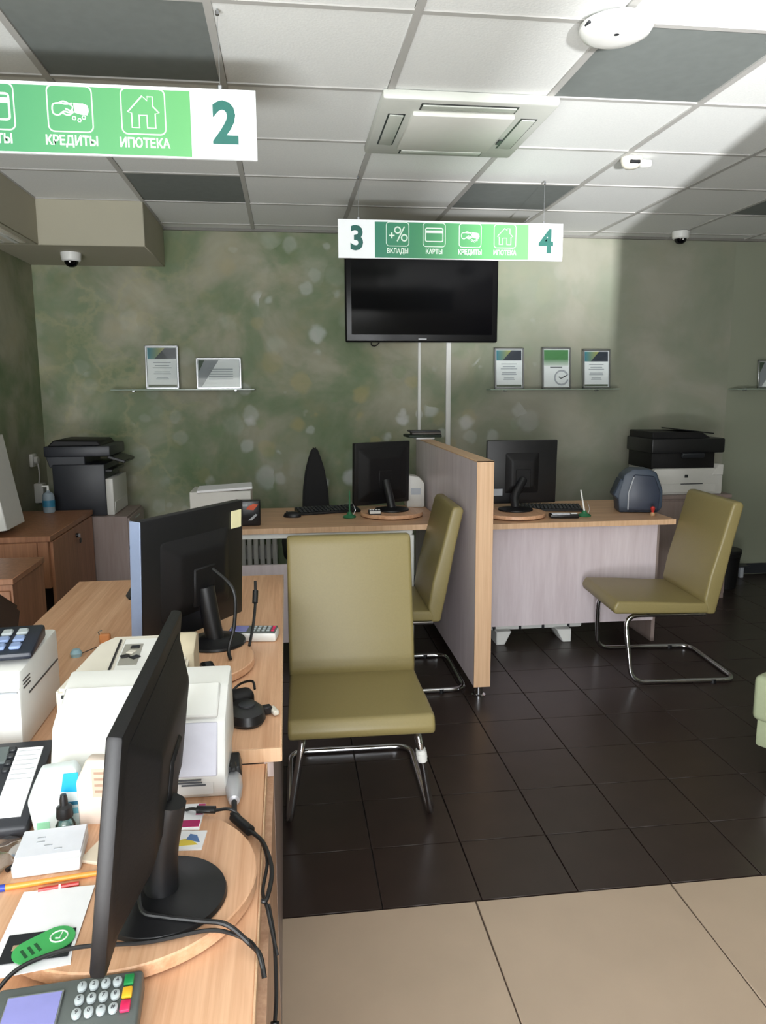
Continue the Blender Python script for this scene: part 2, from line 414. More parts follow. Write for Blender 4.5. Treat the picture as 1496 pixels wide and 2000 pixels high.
# dropped soffit at the back left, L-shaped along the left wall
ZS = 2.295; XS = -1.385
t1 = struct(MB().box(((GX+XL)/2, (GY+YB)/2, (ZS+ZC+0.02)/2), (GX-XL, YB-GY, ZC+0.02-ZS), 0.004, 1).obj('trim_1', cream_paint))
struct(MB().box(((XS+XL)/2, (GY+YF)/2, (ZS+ZC+0.02)/2), (XS-XL, GY-YF-0.002, ZC+0.02-ZS), 0.004, 1).obj('trim_2', cream_paint))
v = thing('lamp_reflection_bars', 'white bars modelled for a lamp reflection under the dropped beam along the left wall', 'vent', (-1.50, 4.36, ZS))  # lamp reflection on the underside, built as white bars on a cream plate
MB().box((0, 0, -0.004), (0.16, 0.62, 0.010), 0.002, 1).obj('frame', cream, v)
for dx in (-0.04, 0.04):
    MB().box((dx, 0, -0.011), (0.03, 0.56, 0.012), 0.003, 1).obj('reflection_bar', white, v)

# cable raceways under the television
for x, w in ((0.962, 0.022), (1.176, 0.036)):
    big = w > 0.03
    t = thing('cable_raceway', 'wider white cable raceway, right of the two below the television' if big else 'narrow white cable raceway, left of the two below the television', 'raceway', (x, YB, 0.70))
    MB().box((0, -0.008, 0.55), (w, 0.016, 1.14), 0.002, 1).obj('channel', white, t)
    MB().box((0, -0.0175, 0.55), (w*0.8, 0.003, 1.14), 0.001, 1).obj('cover', white, t)

# ------------------------------------------------------------------ hanging signs
def icon_tube(par, pts, r, m_, name='icon', closed=True):
    MB().tube(pts, r, 6, closed).obj(name, m_, par)
def icon(par, kind, x, z, s, y):
    """outlined pictogram: s is the box side"""
    def P(a, b): return (x+a*s, y, z+b*s)
    bm_ = MB(); r = s*0.016
    bm_.tube([P(a, b) for a, b in rrect(1.0, 1.0, 0.13)], r, 6, True)
    if kind == 'house':
        pts = [(-.36, -.02), (-.02, .34), (.1, .24), (.1, .33), (.22, .33), (.22, .12), (.36, -.02), (.27, -.04), (.27, -.36), (.08, -.36), (.08, -.08), (-.1, -.08), (-.1, -.36), (-.27, -.36), (-.27, -.04)]
        bm_.tube([P(*p) for p in pts], r*1.1, 6, True)
    elif kind == 'card':
        bm_.tube([P(a*0.78, b*0.56) for a, b in rrect(1, 1, 0.1)], r*1.6, 6, True)
        bm_.box(P(0, 0.13), (s*0.76, 0.002, s*0.11))
    elif kind == 'percent':
        bm_.tube([P(.0+.13*math.cos(i*PI/6), .17+.13*math.sin(i*PI/6)) for i in range(12)], r*2, 6, True)
        bm_.tube([P(.3+.13*math.cos(i*PI/6), -.15+.13*math.sin(i*PI/6)) for i in range(12)], r*2, 6, True)
        bm_.tube([P(-.02, -.3), P(.3, .32)], r*2, 6)
        bm_.tube([P(-.38, -.06), P(-.14, -.06)], r*2, 6); bm_.tube([P(-.26, -.18), P(-.26, .06)], r*2, 6)
    elif kind == 'hand':
        bm_.tube([P(*p) for p in smooth([(.06, .12), (-.1, .1), (-.24, .12), (-.38, .08), (-.38, -.1), (-.26, -.14), (-.14, -.06), (-.02, -.08), (.06, -.02)], 4)], r*1.1, 6)
        bm_.tube([P(*p) for p in smooth([(-.24, .12), (-.14, .16), (.0, .1), (.06, .04), (.02, -.04), (-.1, .0)], 4)], r*1.1, 6)
        bm_.tube([P(*p) for p in smooth([(-.16, -.1), (-.04, -.14), (.08, -.06)], 4)], r*1.1, 6)
        bm_.prism([(x+a*s, z+b*s) for a, b in ((.08, .13), (.3, .12), (.4, .08), (.42, -.04), (.38, -.13), (.26, -.12), (.1, -.08))], 'Y', y-0.0008, y+0.0008)
        for a, b in ((.08, -.2), (.2, -.24), (.3, -.18)):
            bm_.tube([P(a+.04*math.cos(i*PI/3), b+.04*math.sin(i*PI/3)) for i in range(6)], r*0.8, 5, True)
    bm_.obj('pictogram', white_print, par)
def sign(x0, y, label, w, cells, nums, gm, wires, h=0.192, zc=2.236):
    t = thing('hanging_sign', label, 'sign', (x0+w/2, y, zc), 0, 'numbered hanging signs')
    MB().box((0, 0, 0), (w, 0.012, h), 0.001, 1).obj('panel', mat('sign_white', (240, 243, 244), 0.4, noise=0.01), t)
    gx0, gx1 = cells
    MB().box(((gx0+gx1)/2, -0.0068, -0.003), (gx1-gx0, 0.002, h-0.014)).obj('green_field', gm, t)
    for s_, nx, sz in nums:
        text(s_, sz, green_num, t, (nx, -0.0075, -0.002), bold=0.005, name='numeral', sx=0.94)
    for wx in wires:
        MB().tube([(wx, 0, h/2), (wx, 0, ZC-zc)], 0.0006, 6).obj('wire', silver, t)
        MB().lathe([(0.001, 0), (0.006, 0.004), (0.006, 0.012), (0.001, 0.02)], (wx, 0, ZC-zc-0.02), 10).obj('hook', silver, t)
        MB().box((wx, 0, h/2+0.006), (0.012, 0.006, 0.014), 0.002, 1).obj('clip', silver, t)
    return t
IC = ['percent', 'card', 'hand', 'house']; WD = ['ВКЛАДЫ', 'КАРТЫ', 'КРЕДИТЫ', 'ИПОТЕКА']
g34 = gradient('sign_green_far', (46, 124, 98), (104, 180, 104), 'X', -0.40, 0.40)
s34 = sign(0.288, 4.10, 'smaller-looking far hanging sign numbered 3 and 4 with four icons on green', 1.200, (-0.410, 0.410), [('3', -0.503, 0.165), ('4', 0.508, 0.165)], g34, (-0.494, 0.494))
for i, x in enumerate((-0.281, -0.088, 0.104, 0.292)):
    icon(s34, IC[i], x-0.01, 0.026, 0.118, -0.0082)
    text(WD[i], 0.034, white_print, s34, (x-0.01, -0.0078, -0.0585), bold=0.0009, sx=0.76)
g2 = gradient('sign_green_near', (40, 116, 88), (90, 158, 96), 'X', -0.46, 0.43)
s2 = sign(-1.265, 2.42, 'near hanging sign numbered 2 at upper left, cut off by the edge of the view', 1.200, (-0.60, 0.412), [('2', 0.510, 0.158)], g2, (0.498, -0.494))
for i, x in enumerate((-0.345, -0.134, 0.078, 0.280)):
    icon(s2, IC[i], x, 0.026, 0.122, -0.0082)
    text(WD[i], 0.035, white_print, s2, (x, -0.0078, -0.060), bold=0.0009, sx=0.84)

# ------------------------------------------------------------------ ceiling fixtures
ac = thing('cassette_air_conditioner', 'square white ceiling cassette air conditioner with central grille panel', 'air conditioner', (0.712, 3.285, ZC))
MB().prism([(-.335, -.335), (.335, -.335), (.335, .335), (-.335, .335)], 'Z', -0.034, 0.004, 0.012, 2).obj('fascia', mat('ac_shell', (198, 200, 192), 0.4, noise=0.02), ac)
MB().box((-0.005, -0.005, -0.040), (0.40, 0.43, 0.020), 0.006, 2).obj('grille_panel', mat('ac_panel', (216, 216, 208), 0.45, noise=0.02), ac)
for sx_, sy_, lx, ly in ((0, -0.272, 0.36, 0.055), (0, 0.272, 0.36, 0.055), (-0.262, 0, 0.055, 0.36), (0.262, 0, 0.055, 0.36)):
    MB().box((sx_, sy_, -0.0345), (lx+0.012, ly+0.012, 0.003)).obj('slot', black, ac)
    MB().box((sx_, sy_, -0.037), (lx, ly, 0.006), 0.003, 2, Euler((0.06 if lx > ly else 0, 0.06 if ly > lx else 0, 0))).obj('louver', mat('ac_louver', (188, 192, 182), 0.4, noise=0.02), ac)
MB().box((0.222, 0.10, -0.036), (0.02, 0.06, 0.006), 0.002, 1).obj('display_strip', charcoal, ac)

d = thing('ceiling_access_point', 'round white disc hanging under the ceiling beside a dark tile', 'access point', (0.99, 2.335, ZC))
MB().lathe([(0.0, -0.062), (0.04, -0.0615), (0.075, -0.058), (0.097, -0.048), (0.106, -0.034), (0.104, -0.022), (0.092, -0.016), (0.05, -0.016), (0.05, -0.016)], seg=48).obj('dome', white, d)
MB().lathe([(0.05, -0.016), (0.05, 0.002)], seg=24).obj('mounting_plate', charcoal, d)
MB().lathe([(0.008, -0.0625), (0.008, -0.061)], (-0.01, -0.03, 0.0008), 12).obj('indicator', charcoal, d)
MB().box((-0.096, -0.03, -0.036), (0.014, 0.03, 0.008), 0.003, 1).obj('tab', charcoal, d)

d = thing('motion_sensor', 'small cream motion sensor with a dark slit on the ceiling grid', 'sensor', (1.655, 3.66, ZC))
MB().lathe([(0.0, -0.052), (0.028, -0.048), (0.044, -0.034), (0.05, -0.014), (0.05, 0)], seg=28).obj('housing', cream, d)
MB().box((0.0, -0.042, -0.028), (0.05, 0.014, 0.016), 0.003, 1).obj('lens', black, d)
MB().box((0.075, 0.012, -0.022), (0.055, 0.04, 0.034), 0.01, 2).obj('side_emitter', white, d)
MB().box((0.052, 0.01, -0.02), (0.02, 0.02, 0.018), 0.004, 1).obj('joint', charcoal, d)
def dome_cam(loc, label):
    d = thing('dome_camera', label, 'camera', loc, group='dome cameras on the ceiling')
    MB().lathe([(0.0, -0.05), (0.048, -0.05), (0.056, -0.043), (0.06, -0.01), (0.06, 0)], seg=32).obj('housing', white, d)
    MB().lathe([(0.0, -0.085), (0.016, -0.083), (0.03, -0.075), (0.039, -0.062), (0.042, -0.049)], seg=28).obj('dome', screen, d)
    MB().box((0, -0.036, -0.056), (0.012, 0.012, 0.012), 0.003, 1).obj('lens_mount', white, d)
dome_cam((2.78, 5.29, ZC), 'dome security camera on the ceiling at the right of the back wall')
dome_cam((-1.275, 5.03, ZS), 'dome security camera under the cream soffit at the back left')

# ------------------------------------------------------------------ television and wall displays
tv = thing('television', 'black flat television mounted high on the leaf patterned back wall', 'television', (0.971, YB, 2.105))
MB().box((0, -0.060, 0), (1.09, 0.05, 0.625), 0.012, 3).obj('bezel', mat('tv_gloss', (9, 9, 11), 0.3, spec=0.3), tv)
MB().box((0, -0.0855, 0.012), (1.005, 0.003, 0.545)).obj('screen', screen, tv)
MB().box((0, -0.022, 0), (0.5, 0.044, 0.3), 0.01, 1).obj('wall_mount', black, tv)
MB().box((0, -0.0868, -0.290), (0.06, 0.002, 0.008), 0.001, 1).obj('badge', silver, tv)
MB().tube(smooth([(-0.36, -0.05, -0.30), (-0.36, -0.05, -0.33), (-0.33, -0.04, -0.335), (-0.30, -0.03, -0.31)]), 0.004, 8).obj('cable', rubber, tv)

glass = thin_glass('clear_glass', (0.97, 0.985, 0.975), 0.05)
shelf_glass = thin_glass('green_shelf_glass', (0.80, 0.90, 0.84), 0.2)
def wall_shelf(x0, x1, z, label):
    t = thing('glass_shelf', label, 'shelf', ((x0+x1)/2, YB, z), 0, 'glass shelves on the back wall')
    MB().box((0, -0.061, -0.004), (x1-x0, 0.12, 0.008), 0.001, 1).obj('pane', mat('shelf_glass', (150, 165, 150), 0.15), t)
    for s_ in (-1, 1):
        MB().box((s_*(x1-x0)*0.36, -0.02, -0.008), (0.02, 0.04, 0.022), 0.003, 1).obj('clamp', silver, t)
    return t
wall_shelf(-1.175, -0.212, 1.474, 'left glass shelf above the dark office copier holding two frames')
wall_shelf(1.462, 2.435, 1.463, 'middle glass shelf right of the television holding three framed certificates')
wall_shelf(3.36, 4.25, 1.457, 'right glass shelf on the plain painted wall at the right edge')
navy = mat('navy_print', (30, 40, 58), 0.5); teal_y = gradient('teal_yellow_print', (24, 120, 140), (170, 160, 60), 'X', -0.09, 0.03, 0.5)
grey_print = mat('pale_grey_print', (168, 172, 178), 0.6)
def frame(x, z, w, h, style, label):
    t = thing('picture_frame', label, 'picture frame', (x, YB-0.075, z), 0, 'framed certificates on the wall shelves'); t.rotation_euler = (-0.09, 0, 0)
    B = MB(); f = 0.012
    for a, b, c_, e in ((0, h-f/2, w, f), (0, f/2, w, f), (-w/2+f/2, h/2, f, h), (w/2-f/2, h/2, f, h)):
        B.box((a, 0, b), (c_, 0.014, e), 0.002, 1)
    B.obj('moulding', silver, t)
    MB().box((0, 0.004, h/2), (w-0.018, 0.004, h-0.018)).obj('sheet', paper, t)
    def flat(pts, m_, name, y=0.0012):
        MB().prism(pts, 'Y', y, y+0.0008).obj(name, m_, t)
    iw, top, bot = w/2-f-0.004, h-f-0.004, f+0.004
    if style == 'blue':
        hb = top-0.075*h/0.3
        flat([(-iw, hb), (iw, hb), (iw, top), (-iw, top)], navy, 'printed_header')
        flat([(-iw, hb), (-iw+0.045, hb), (0.02, top), (-iw, top)], teal_y, 'printed_wedge', 0.0004)
        flat([(-iw, bot), (iw, bot), (iw, bot+0.014), (-iw, bot+0.014)], mat('olive_print', (92, 100, 84), 0.6), 'printed_footer')
        for kk, (zz, ww) in enumerate(((0.70, .62), (0.62, .5), (0.56, .66), (0.45, .55), (0.40, .6), (0.30, .4), (0.26, .45))):
            flat([(-iw*ww, h*zz*0.86), (iw*ww, h*zz*0.86), (iw*ww, h*zz*0.86+0.006), (-iw*ww, h*zz*0.86+0.006)], grey_print, 'text_line')
    elif style == 'green':
        MB().prism([(-iw, h*0.56), (iw, h*0.56), (iw, top), (-iw, top)], 'Y', 0.0012, 0.002).obj('printed_header', gradient('green_fade', (210, 216, 210), (70, 130, 74), 'Z', h*0.56, h*0.72, 0.5), t)
        flat([(-iw*.5, h*0.515), (iw*.5, h*0.515), (iw*.5, h*0.535), (-iw*.5, h*0.535)], dark_print, 'text_line')
        MB().tube([(0.04+0.05*math.cos(a), 0.0008, h*0.27+0.05*math.sin(a)) for a in [math.radians(20+i*14) for i in range(24)]], 0.006, 6).obj('emblem_ring', grey_print, t)
        MB().tube([(0.02, 0.0006, h*0.29), (0.035, 0.0006, h*0.25), (0.085, 0.0006, h*0.33)], 0.004, 6).obj('emblem_tick', dark_print, t)
    else:
        flat([(-iw, bot), (-iw+0.02, bot), (0.0, top), (-iw, top)], mat('certificate_grey', (150, 152, 158), 0.6), 'printed_wedge')
        flat([(-iw, h*0.55), (-iw+0.02, h*0.72), (-iw+0.04, top), (-iw, top)], mat('certificate_green', (52, 70, 52), 0.6), 'printed_corner', 0.0004)
        for zz in (0.62, 0.54, 0.46, 0.38, 0.30):
            flat([(-iw*.5, h*zz), (iw*.7, h*zz), (iw*.7, h*zz+0.007), (-iw*.5, h*zz+0.007)], grey_print, 'text_line')
    MB().box((0, -0.003, h/2), (w-0.02, 0.0015, h-0.02)).obj('glass_pane', glass, t)
    MB().box((0, 0.020, 0.053), (0.03, 0.026, 0.1), 0.002, 1).obj('easel_stand', charcoal, t)
zt = 1.4745
frame(-0.836, zt, 0.222, 0.295, 'blue', 'upright framed certificate with dark blue header on the left shelf')
frame(-0.455, zt, 0.306, 0.212, 'wide', 'landscape framed certificate on the left shelf')
zt = 1.4635
frame(1.613, zt, 0.218, 0.293, 'blue', 'framed certificate with dark blue header, leftmost on the middle shelf')
frame(1.968, zt, 0.216, 0.296, 'green', 'framed green and white certificate with a tick, middle of the middle shelf')
frame(2.275, zt, 0.210, 0.284, 'blue', 'framed certificate with dark blue header, rightmost on the middle shelf')
frame(3.705, 1.4575, 0.306, 0.212, 'wide', 'landscape frame cut by the right edge of the view on the right shelf')

# ------------------------------------------------------------------ chairs
def make_chair(label, loc, rz, wf=1.0, collar=False):
    t = thing('cantilever_chair', label, 'chair', loc, rz, 'olive leather visitor chairs')
    # local: seat front at y=-0.235 and the sitter looks to -y
    w = 0.238*wf
    def cushion(prof, name):
        B = MB(); B.prism(prof, 'X', -w, w)
        es = [e for e in B.b.edges]
        bmesh.ops.bevel(B.b, geom=es, offset=0.014, segments=3, affect='EDGES', profile=0.6)
        return B.obj(name, leather, t)
    cushion([(-0.235, 0.365), (-0.245, 0.395), (-0.225, 0.430), (-0.05, 0.424), (0.12, 0.415), (0.235, 0.412), (0.25, 0.360), (0.0, 0.362)], 'seat')
    cushion([(0.232, 0.355), (0.215, 0.43), (0.235, 0.55), (0.275, 0.70), (0.325, 0.90), (0.337, 0.918), (0.372, 0.918), (0.385, 0.90), (0.345, 0.72), (0.305, 0.50), (0.275, 0.355)], 'backrest')
    for zz in (0.0,):
        MB().tube([(-w+0.004, 0.0, 0.392), (-w+0.004, -0.23, 0.398), (w-0.004, -0.23, 0.398), (w-0.004, 0.0, 0.392)], 0.0025, 6).obj('piping', leather, t)
    a = 0.19*wf; b = 0.245*wf
    pts = [(-a, 0.245, 0.344), (-a, -0.165, 0.344), (-b, -0.14, 0.0125), (-b, 0.40, 0.0125), (b, 0.40, 0.0125), (b, -0.14, 0.0125), (a, -0.165, 0.344), (a, 0.245, 0.344)]
    MB().tube(fillet(pts, 0.075, 8), 0.0125, 14).obj('frame', chrome, t)
    for s_ in (-1, 1):
        MB().cyl((s_*a, -0.05, 0.353), (s_*a, -0.05, 0.366), 0.014).obj('mount', black, t)
        MB().cyl((s_*a, 0.16, 0.353), (s_*a, 0.16, 0.366), 0.014).obj('mount', black, t)
        MB().cyl((s_*b, 0.28, 0.0), (s_*b, 0.28, 0.02), 0.016).obj('glide', black, t)
    if collar:
        u = Vector((b, -0.14, 0.0125)); v_ = Vector((a, -0.165, 0.344)); dd = (v_-u).normalized()
        p = u+dd*0.225
        c1 = MB().cyl(p, p+dd*0.045, 0.0165); c1.cyl(p+dd*0.012, p+dd*0.032, 0.0185); c1.obj('collar', white, t)
    return t
make_chair('olive leather cantilever chair in the foreground facing the viewer', (0.222, 2.53, 0), math.radians(-1.0), 1.0, True)
make_chair('olive leather cantilever chair turned sideways against the left face of the partition', (0.445, 3.735, 0), math.radians(-91), 1.0)
make_chair('olive leather cantilever chair on the right side in front of the lilac desk', (1.84, 3.70, 0), math.radians(-94), 1.06)

# ------------------------------------------------------------------ partition
pt = thing('desk_partition', 'tall beech edged partition panel standing between the two far desks', 'partition', (0.893, 4.19, 0))
MB().box((0, 0, 0.605), (0.066, 1.64, 1.07)).obj('panel', lilac_dark, pt)
MB().box((0, -0.822, 0.606), (0.080, 0.006, 1.080), 0.001, 1).obj('front_edge', beech_edge, pt)
MB().box((0, 0, 1.143), (0.080, 1.65, 0.006), 0.001, 1).obj('top_edge', beech_edge, pt)
for s_ in (-1, 1):
    MB().box((s_*0.0365, 0, 0.605), (0.007, 1.645, 1.07)).obj('face_panel', lilac, pt)
for y in (-0.76, 0.76):
    l = MB().cyl((0, y, 0.004), (0, y, 0.072), 0.022)
    l.lathe([(0.034, 0), (0.034, 0.006), (0.022, 0.012)], (0, y, 0), 24); l.obj('foot', chrome, pt)
b = thing('letter_tray', 'dark flat trays stacked on the far end of the partition top', 'tray', (0.89, 4.93, 1.146))
MB().box((0, 0, 0.006), (0.12, 0.13, 0.012), 0.003, 1).obj('base_sheets', paper, b)
MB().box((-0.01, 0, 0.021), (0.22, 0.16, 0.018), 0.004, 1, Euler((0, 0, 0.08))).obj('folder', mat('dark_green_card', (40, 52, 42), 0.6), b)
MB().box((0.01, 0, 0.038), (0.19, 0.15, 0.014), 0.003, 1, Euler((0, 0, -0.06))).obj('folder', mat('grey_brown_card', (88, 82, 78), 0.6), b)
MB().box((0.0, 0, 0.050), (0.20, 0.13, 0.010), 0.003, 1).obj('folder', charcoal, b)

# ------------------------------------------------------------------ desks
# right back desk (place 4)
t = thing('office_desk', 'right far desk with beech top and lilac grey front panel', 'desk', (1.53, 4.0, 0))
MB().box((0.012, 0.31, 0.735), (1.174, 0.76, 0.028), 0.002, 1).obj('desktop', beech_x, t)
MB().box((0.012, -0.0715, 0.735), (1.176, 0.003, 0.029), 0.0005, 1).obj('edge_band', beech_edge, t)
MB().box((-0.005, 0.075, 0.425), (1.14, 0.018, 0.590)).obj('front_panel', lilac, t)
for s_ in (-0.575, 0.570):
    MB().box((s_, 0.36, 0.360), (0.022, 0.58, 0.722)).obj('side_panel', lilac_dark, t)
# left back desk (place 3)
t = thing('office_desk', 'left far desk with beech top on a white metal leg frame', 'desk', (0.11, 4.02, 0))
MB().box((0.0, 0.31, 0.735), (1.46, 0.70, 0.028), 0.002, 1).obj('desktop', beech_x, t)
MB().box((0.0, -0.0415, 0.735), (1.46, 0.003, 0.029), 0.0005, 1).obj('edge_band', beech_edge, t)
MB().box((-0.09, -0.01, 0.706), (1.28, 0.03, 0.03), 0.002, 1).obj('rail', white, t)
for x in (0.545, -0.68):
    MB().box((x, -0.01, 0.345), (0.03, 0.03, 0.69), 0.002, 1).obj('leg', white, t)
    MB().box((x, 0.60, 0.345), (0.03, 0.03, 0.69), 0.002, 1).obj('leg', white, t)
    MB().box((x, 0.30, 0.706), (0.03, 0.58, 0.03), 0.002, 1).obj('rail', white, t)
MB().box((-0.09, 0.05, 0.315), (1.18, 0.018, 0.44)).obj('modesty_panel', lilac, t)
# near desks
t = thing('office_desk', 'middle left beech desk carrying the black monitor seen from behind', 'desk', (-0.415, 2.22, 0))
MB().box((0, 0.0, 0.735), (0.775, 1.48, 0.030), 0.002, 1).obj('desktop', beech, t)
MB().box((0.388, 0, 0.735), (0.003, 1.48, 0.030), 0.0005, 1).obj('edge_band', beech_edge, t)
MB().box((0, -0.741, 0.735), (0.775, 0.003, 0.030), 0.0005, 1).obj('edge_band', beech_edge, t)
MB().box((0.36, 0, 0.36), (0.02, 1.40, 0.72)).obj('side_panel', lilac_dark, t)
MB().box((-0.36, 0.3, 0.36), (0.02, 0.7, 0.72)).obj('side_panel', lilac_dark, t)
MB().box((0, 0.70, 0.40), (0.7, 0.018, 0.62)).obj('back_panel', lilac_dark, t)
t = thing('office_desk', 'nearest beech desk at lower left, cluttered with papers and printers', 'desk', (-0.48, 0.96, 0))
MB().box((-0.0, 0, 0.705), (0.842, 1.03, 0.030), 0.002, 1).obj('desktop', beech, t)
MB().box((0.4225, 0, 0.705), (0.003, 1.03, 0.030), 0.0005, 1).obj('edge_band', beech_edge, t)
MB().box((0.428, 0, 0.345), (0.016, 1.03, 0.69)).obj('side_panel', wood('beech_side', (196, 160, 132), (172, 134, 108), 'Z'), t)
MB().box((-0.40, 0, 0.345), (0.02, 1.0, 0.69)).obj('side_panel', lilac_dark, t)

# ------------------------------------------------------------------ monitors on turntables
def turntable(x, y, z, r, label):
    t = thing('monitor_turntable', label, 'turntable', (x, y, z), 0, 'monitor turntables on the desks')
    MB().lathe([(r-0.002, 0.004), (r, 0.006), (r, 0.023), (r-0.002, 0.025)], seg=64).obj('disc', beech, t)
    MB().lathe([(r*0.6, 0), (r*0.6, 0.004)], seg=32).obj('bearing_ring', charcoal, t)
    return t
def monitor(loc, rz, w, h, z0, off, tilt, label, thick=0.028, bulge=0.04, base_r=0.1, slant=0.0, sticker=None, neck_w=0.05, bezel=None, straight=False, hull=(0.90, 0.88)):
    t = thing('computer_monitor', label, 'monitor', loc, rz, 'computer monitors on the desks')
    zc = z0+h/2; R_ = Euler((tilt, 0, 0)); Mx = R_.to_matrix(); O = Vector((slant, off, zc))
    def P(p): return O+Mx@Vector(p)
    def part(B, name, m_): return B.obj(name, m_, t, O, R_)
    bz = bezel or black
    part(MB().box((0, 0, 0), (w, thick, h), 0.006, 2), 'casing', bz)
    part(MB().box((0, thick/2+0.0005, 0.006), (w-0.03, 0.002, h-0.042)), 'screen', screen)
    part(MB().box((0, -thick/2-bulge/2+0.002, -0.005), (w*hull[0], h*hull[1], bulge), 0.010, 3, Euler((PI/2, 0, 0)), (0.62, 0.60)), 'rear_housing', black_soft)
    part(MB().box((0, -thick/2-bulge+0.002, -0.035), (0.09, 0.010, 0.11), 0.004, 1), 'stand_mount', black_soft)
    a = Vector((0, 0, 0.012)); bq = P((-slant if straight else 0, -thick/2-bulge, -0.04))
    q = MB(); pts = fillet([a, (0, (off-thick)*0.3, max(0.05, (bq.z)*0.45)), bq], 0.03, 5)
    q.tube(pts, neck_w/2, 12); q.obj('neck', black, t)
    MB().lathe([(base_r-0.004, 0), (base_r, 0.003), (base_r-0.002, 0.009), (base_r*0.55, 0.014), (0.04, 0.018), (0, 0.018)], seg=48).obj('base', black, t)
    if sticker:
        sx_, sz_, sw, sh, m_ = sticker
        part(MB().box((sx_, -thick/2-0.0015, sz_), (sw, 0.002, sh)), 'sticker', m_)
    return t
yellow_note = mat('yellow_note', (232, 226, 180), 0.7)
# monitor 1: nearest
turntable(-0.252, 1.09, 0.72, 0.19, 'round beech monitor turntable on the nearest desk')
m1 = monitor((-0.196, 1.035, 0.745), math.radians(90), 0.50, 0.305, 0.045, 0.022, 0.125, 'large near black monitor seen edge-on on the nearest turntable', 0.020, 0.034, 0.093, slant=0.045, straight=True, bezel=black_soft)
turntable(-0.285, 1.968, 0.75, 0.185, 'round beech monitor turntable on the middle left desk')
m2 = monitor((-0.212, 2.085, 0.775), math.radians(56), 0.42, 0.35, 0.025, 0.068, 0.05, 'black square-ish monitor with a yellow note on its back on the middle desk', 0.026, 0.030, 0.085, sticker=(0.174, 0.122, 0.045, 0.052, yellow_note), bezel=black, hull=(0.70, 0.66))
MB().box((-0.212, 0.004, 0), (0.004, 0.036, 0.346), 0.0015, 1).obj('window_sheen_strip', mat('window_sheen_blue', (128, 140, 166), 0.25), m2, (0, 0.068, 0.2), (0.05, 0, 0))  # window reflection on the casing's left edge, put into the strip's colour
turntable(0.590, 4.30, 0.75, 0.18, 'round turntable under the monitor on the left far desk')
m3 = monitor((0.595, 4.33, 0.775), math.radians(26), 0.385, 0.365, 0.025, 0.11, 0.03, 'black monitor on the left far desk beside the partition', 0.03, 0.03, 0.1)
turntable(1.275, 4.17, 0.75, 0.18, 'round turntable under the monitor on the right far desk')
m4 = monitor((1.30, 4.22, 0.775), math.radians(0), 0.425, 0.375, 0.020, 0.13, 0.03, 'black monitor seen from behind on the right far desk', 0.03, 0.03, 0.1, slant=0.07, sticker=(-0.150, -0.118, 0.07, 0.040, grey_print), hull=(0.50, 0.66))

# ------------------------------------------------------------------ left back furniture
t = thing('side_cabinet', 'brown beech cabinet with a lock in the left back corner', 'cabinet', (-1.42, 4.36, 0))
MB().box((0, 0, 0.735), (0.462, 0.86, 0.028), 0.002, 1).obj('top', beech_cab, t)
MB().box((-0.005, 0, 0.60), (0.44, 0.84, 0.242)).obj('body', beech_cab, t)
MB().box((-0.03, 0.02, 0.24), (0.39, 0.80, 0.48)).obj('plinth', mat('dark_wood', (66, 50, 42), 0.6), t)
dr = MB().box((0.222, 0.01, 0.50), (0.016, 0.80, 0.43), 0.002, 1).obj('door', beech_cab, t)
MB().box((-0.03, -0.428, 0.60), (0.39, 0.014, 0.235), 0.002, 1).obj('front_panel', beech_cab, t)
kb = MB().cyl((0.230, 0.04, 0.665), (0.243, 0.04, 0.665), 0.013); kb.obj('lock', black, dr)
MB().box((0.247, 0.04, 0.664), (0.012, 0.010, 0.022), 0.002, 1).obj('key', silver, dr)
MB().box((0.248, 0.055, 0.632), (0.006, 0.03, 0.028), 0.003, 1).obj('key_fob', black, dr)
t = thing('drawer_pedestal', 'grey brown drawer pedestal under the left office copier', 'cabinet', (-1.27, 5.045, 0))
MB().box((0, 0, 0.35), (0.56, 0.48, 0.70), 0.002, 1).obj('body', lilac_dark, t)
for z, h in ((0.60, 0.19), (0.40, 0.19), (0.18, 0.22)):
    dw = MB().box((0.286, 0, z), (0.014, 0.47, h-0.012), 0.002, 1).obj('drawer', lilac_dark, t)
    MB().box((0.296, 0, z+h/2-0.03), (0.008, 0.12, 0.012), 0.002, 1).obj('handle', silver, dw)
dark_grey = mat('copier_dark', (36, 38, 44), 0.45, noise=0.06)
white_dim = mat('copier_white', (206, 204, 198), 0.42, noise=0.02)
t = thing('office_copier', 'dark multifunction printer standing on the pedestal at the left back', 'printer', (-1.255, 5.07, 0.70))
# front faces +x
MB().box((-0.02, 0, 0.16), (0.31, 0.42, 0.32), 0.008, 2).obj('body', dark_grey, t)
MB().box((0.157, 0, 0.115), (0.045, 0.41, 0.228), 0.006, 2).obj('front_panel', white_dim, t)
MB().box((0.181, 0, 0.045), (0.004, 0.36, 0.07), 0.001, 1).obj('paper_tray', white_dim, t)
MB().box((0.09, 0, 0.275), (0.17, 0.36, 0.02), 0.004, 1).obj('output_tray', black, t)
MB().prism([(-0.19, 0.30), (0.02, 0.30), (0.02, 0.37), (-0.21, 0.37)], 'Y', -0.20, 0.20, 0.004, 1).obj('neck_housing', dark_grey, t)
MB().box((-0.02, 0, 0.40), (0.39, 0.43, 0.065), 0.008, 2).obj('scanner', dark_grey, t)
MB().prism([(-0.20, 0.43), (0.12, 0.43), (0.10, 0.462), (-0.16, 0.468)], 'Y', -0.19, 0.19, 0.006, 1).obj('document_feeder', black_soft, t)
MB().box((0.20, -0.02, 0.345), (0.11, 0.30, 0.02), 0.004, 1, Euler((0, 0.32, 0))).obj('control_panel', black, t)
t = thing('office_copier', 'black and white multifunction printer on the right back cabinet', 'printer', (2.73, 5.10, 0.74))
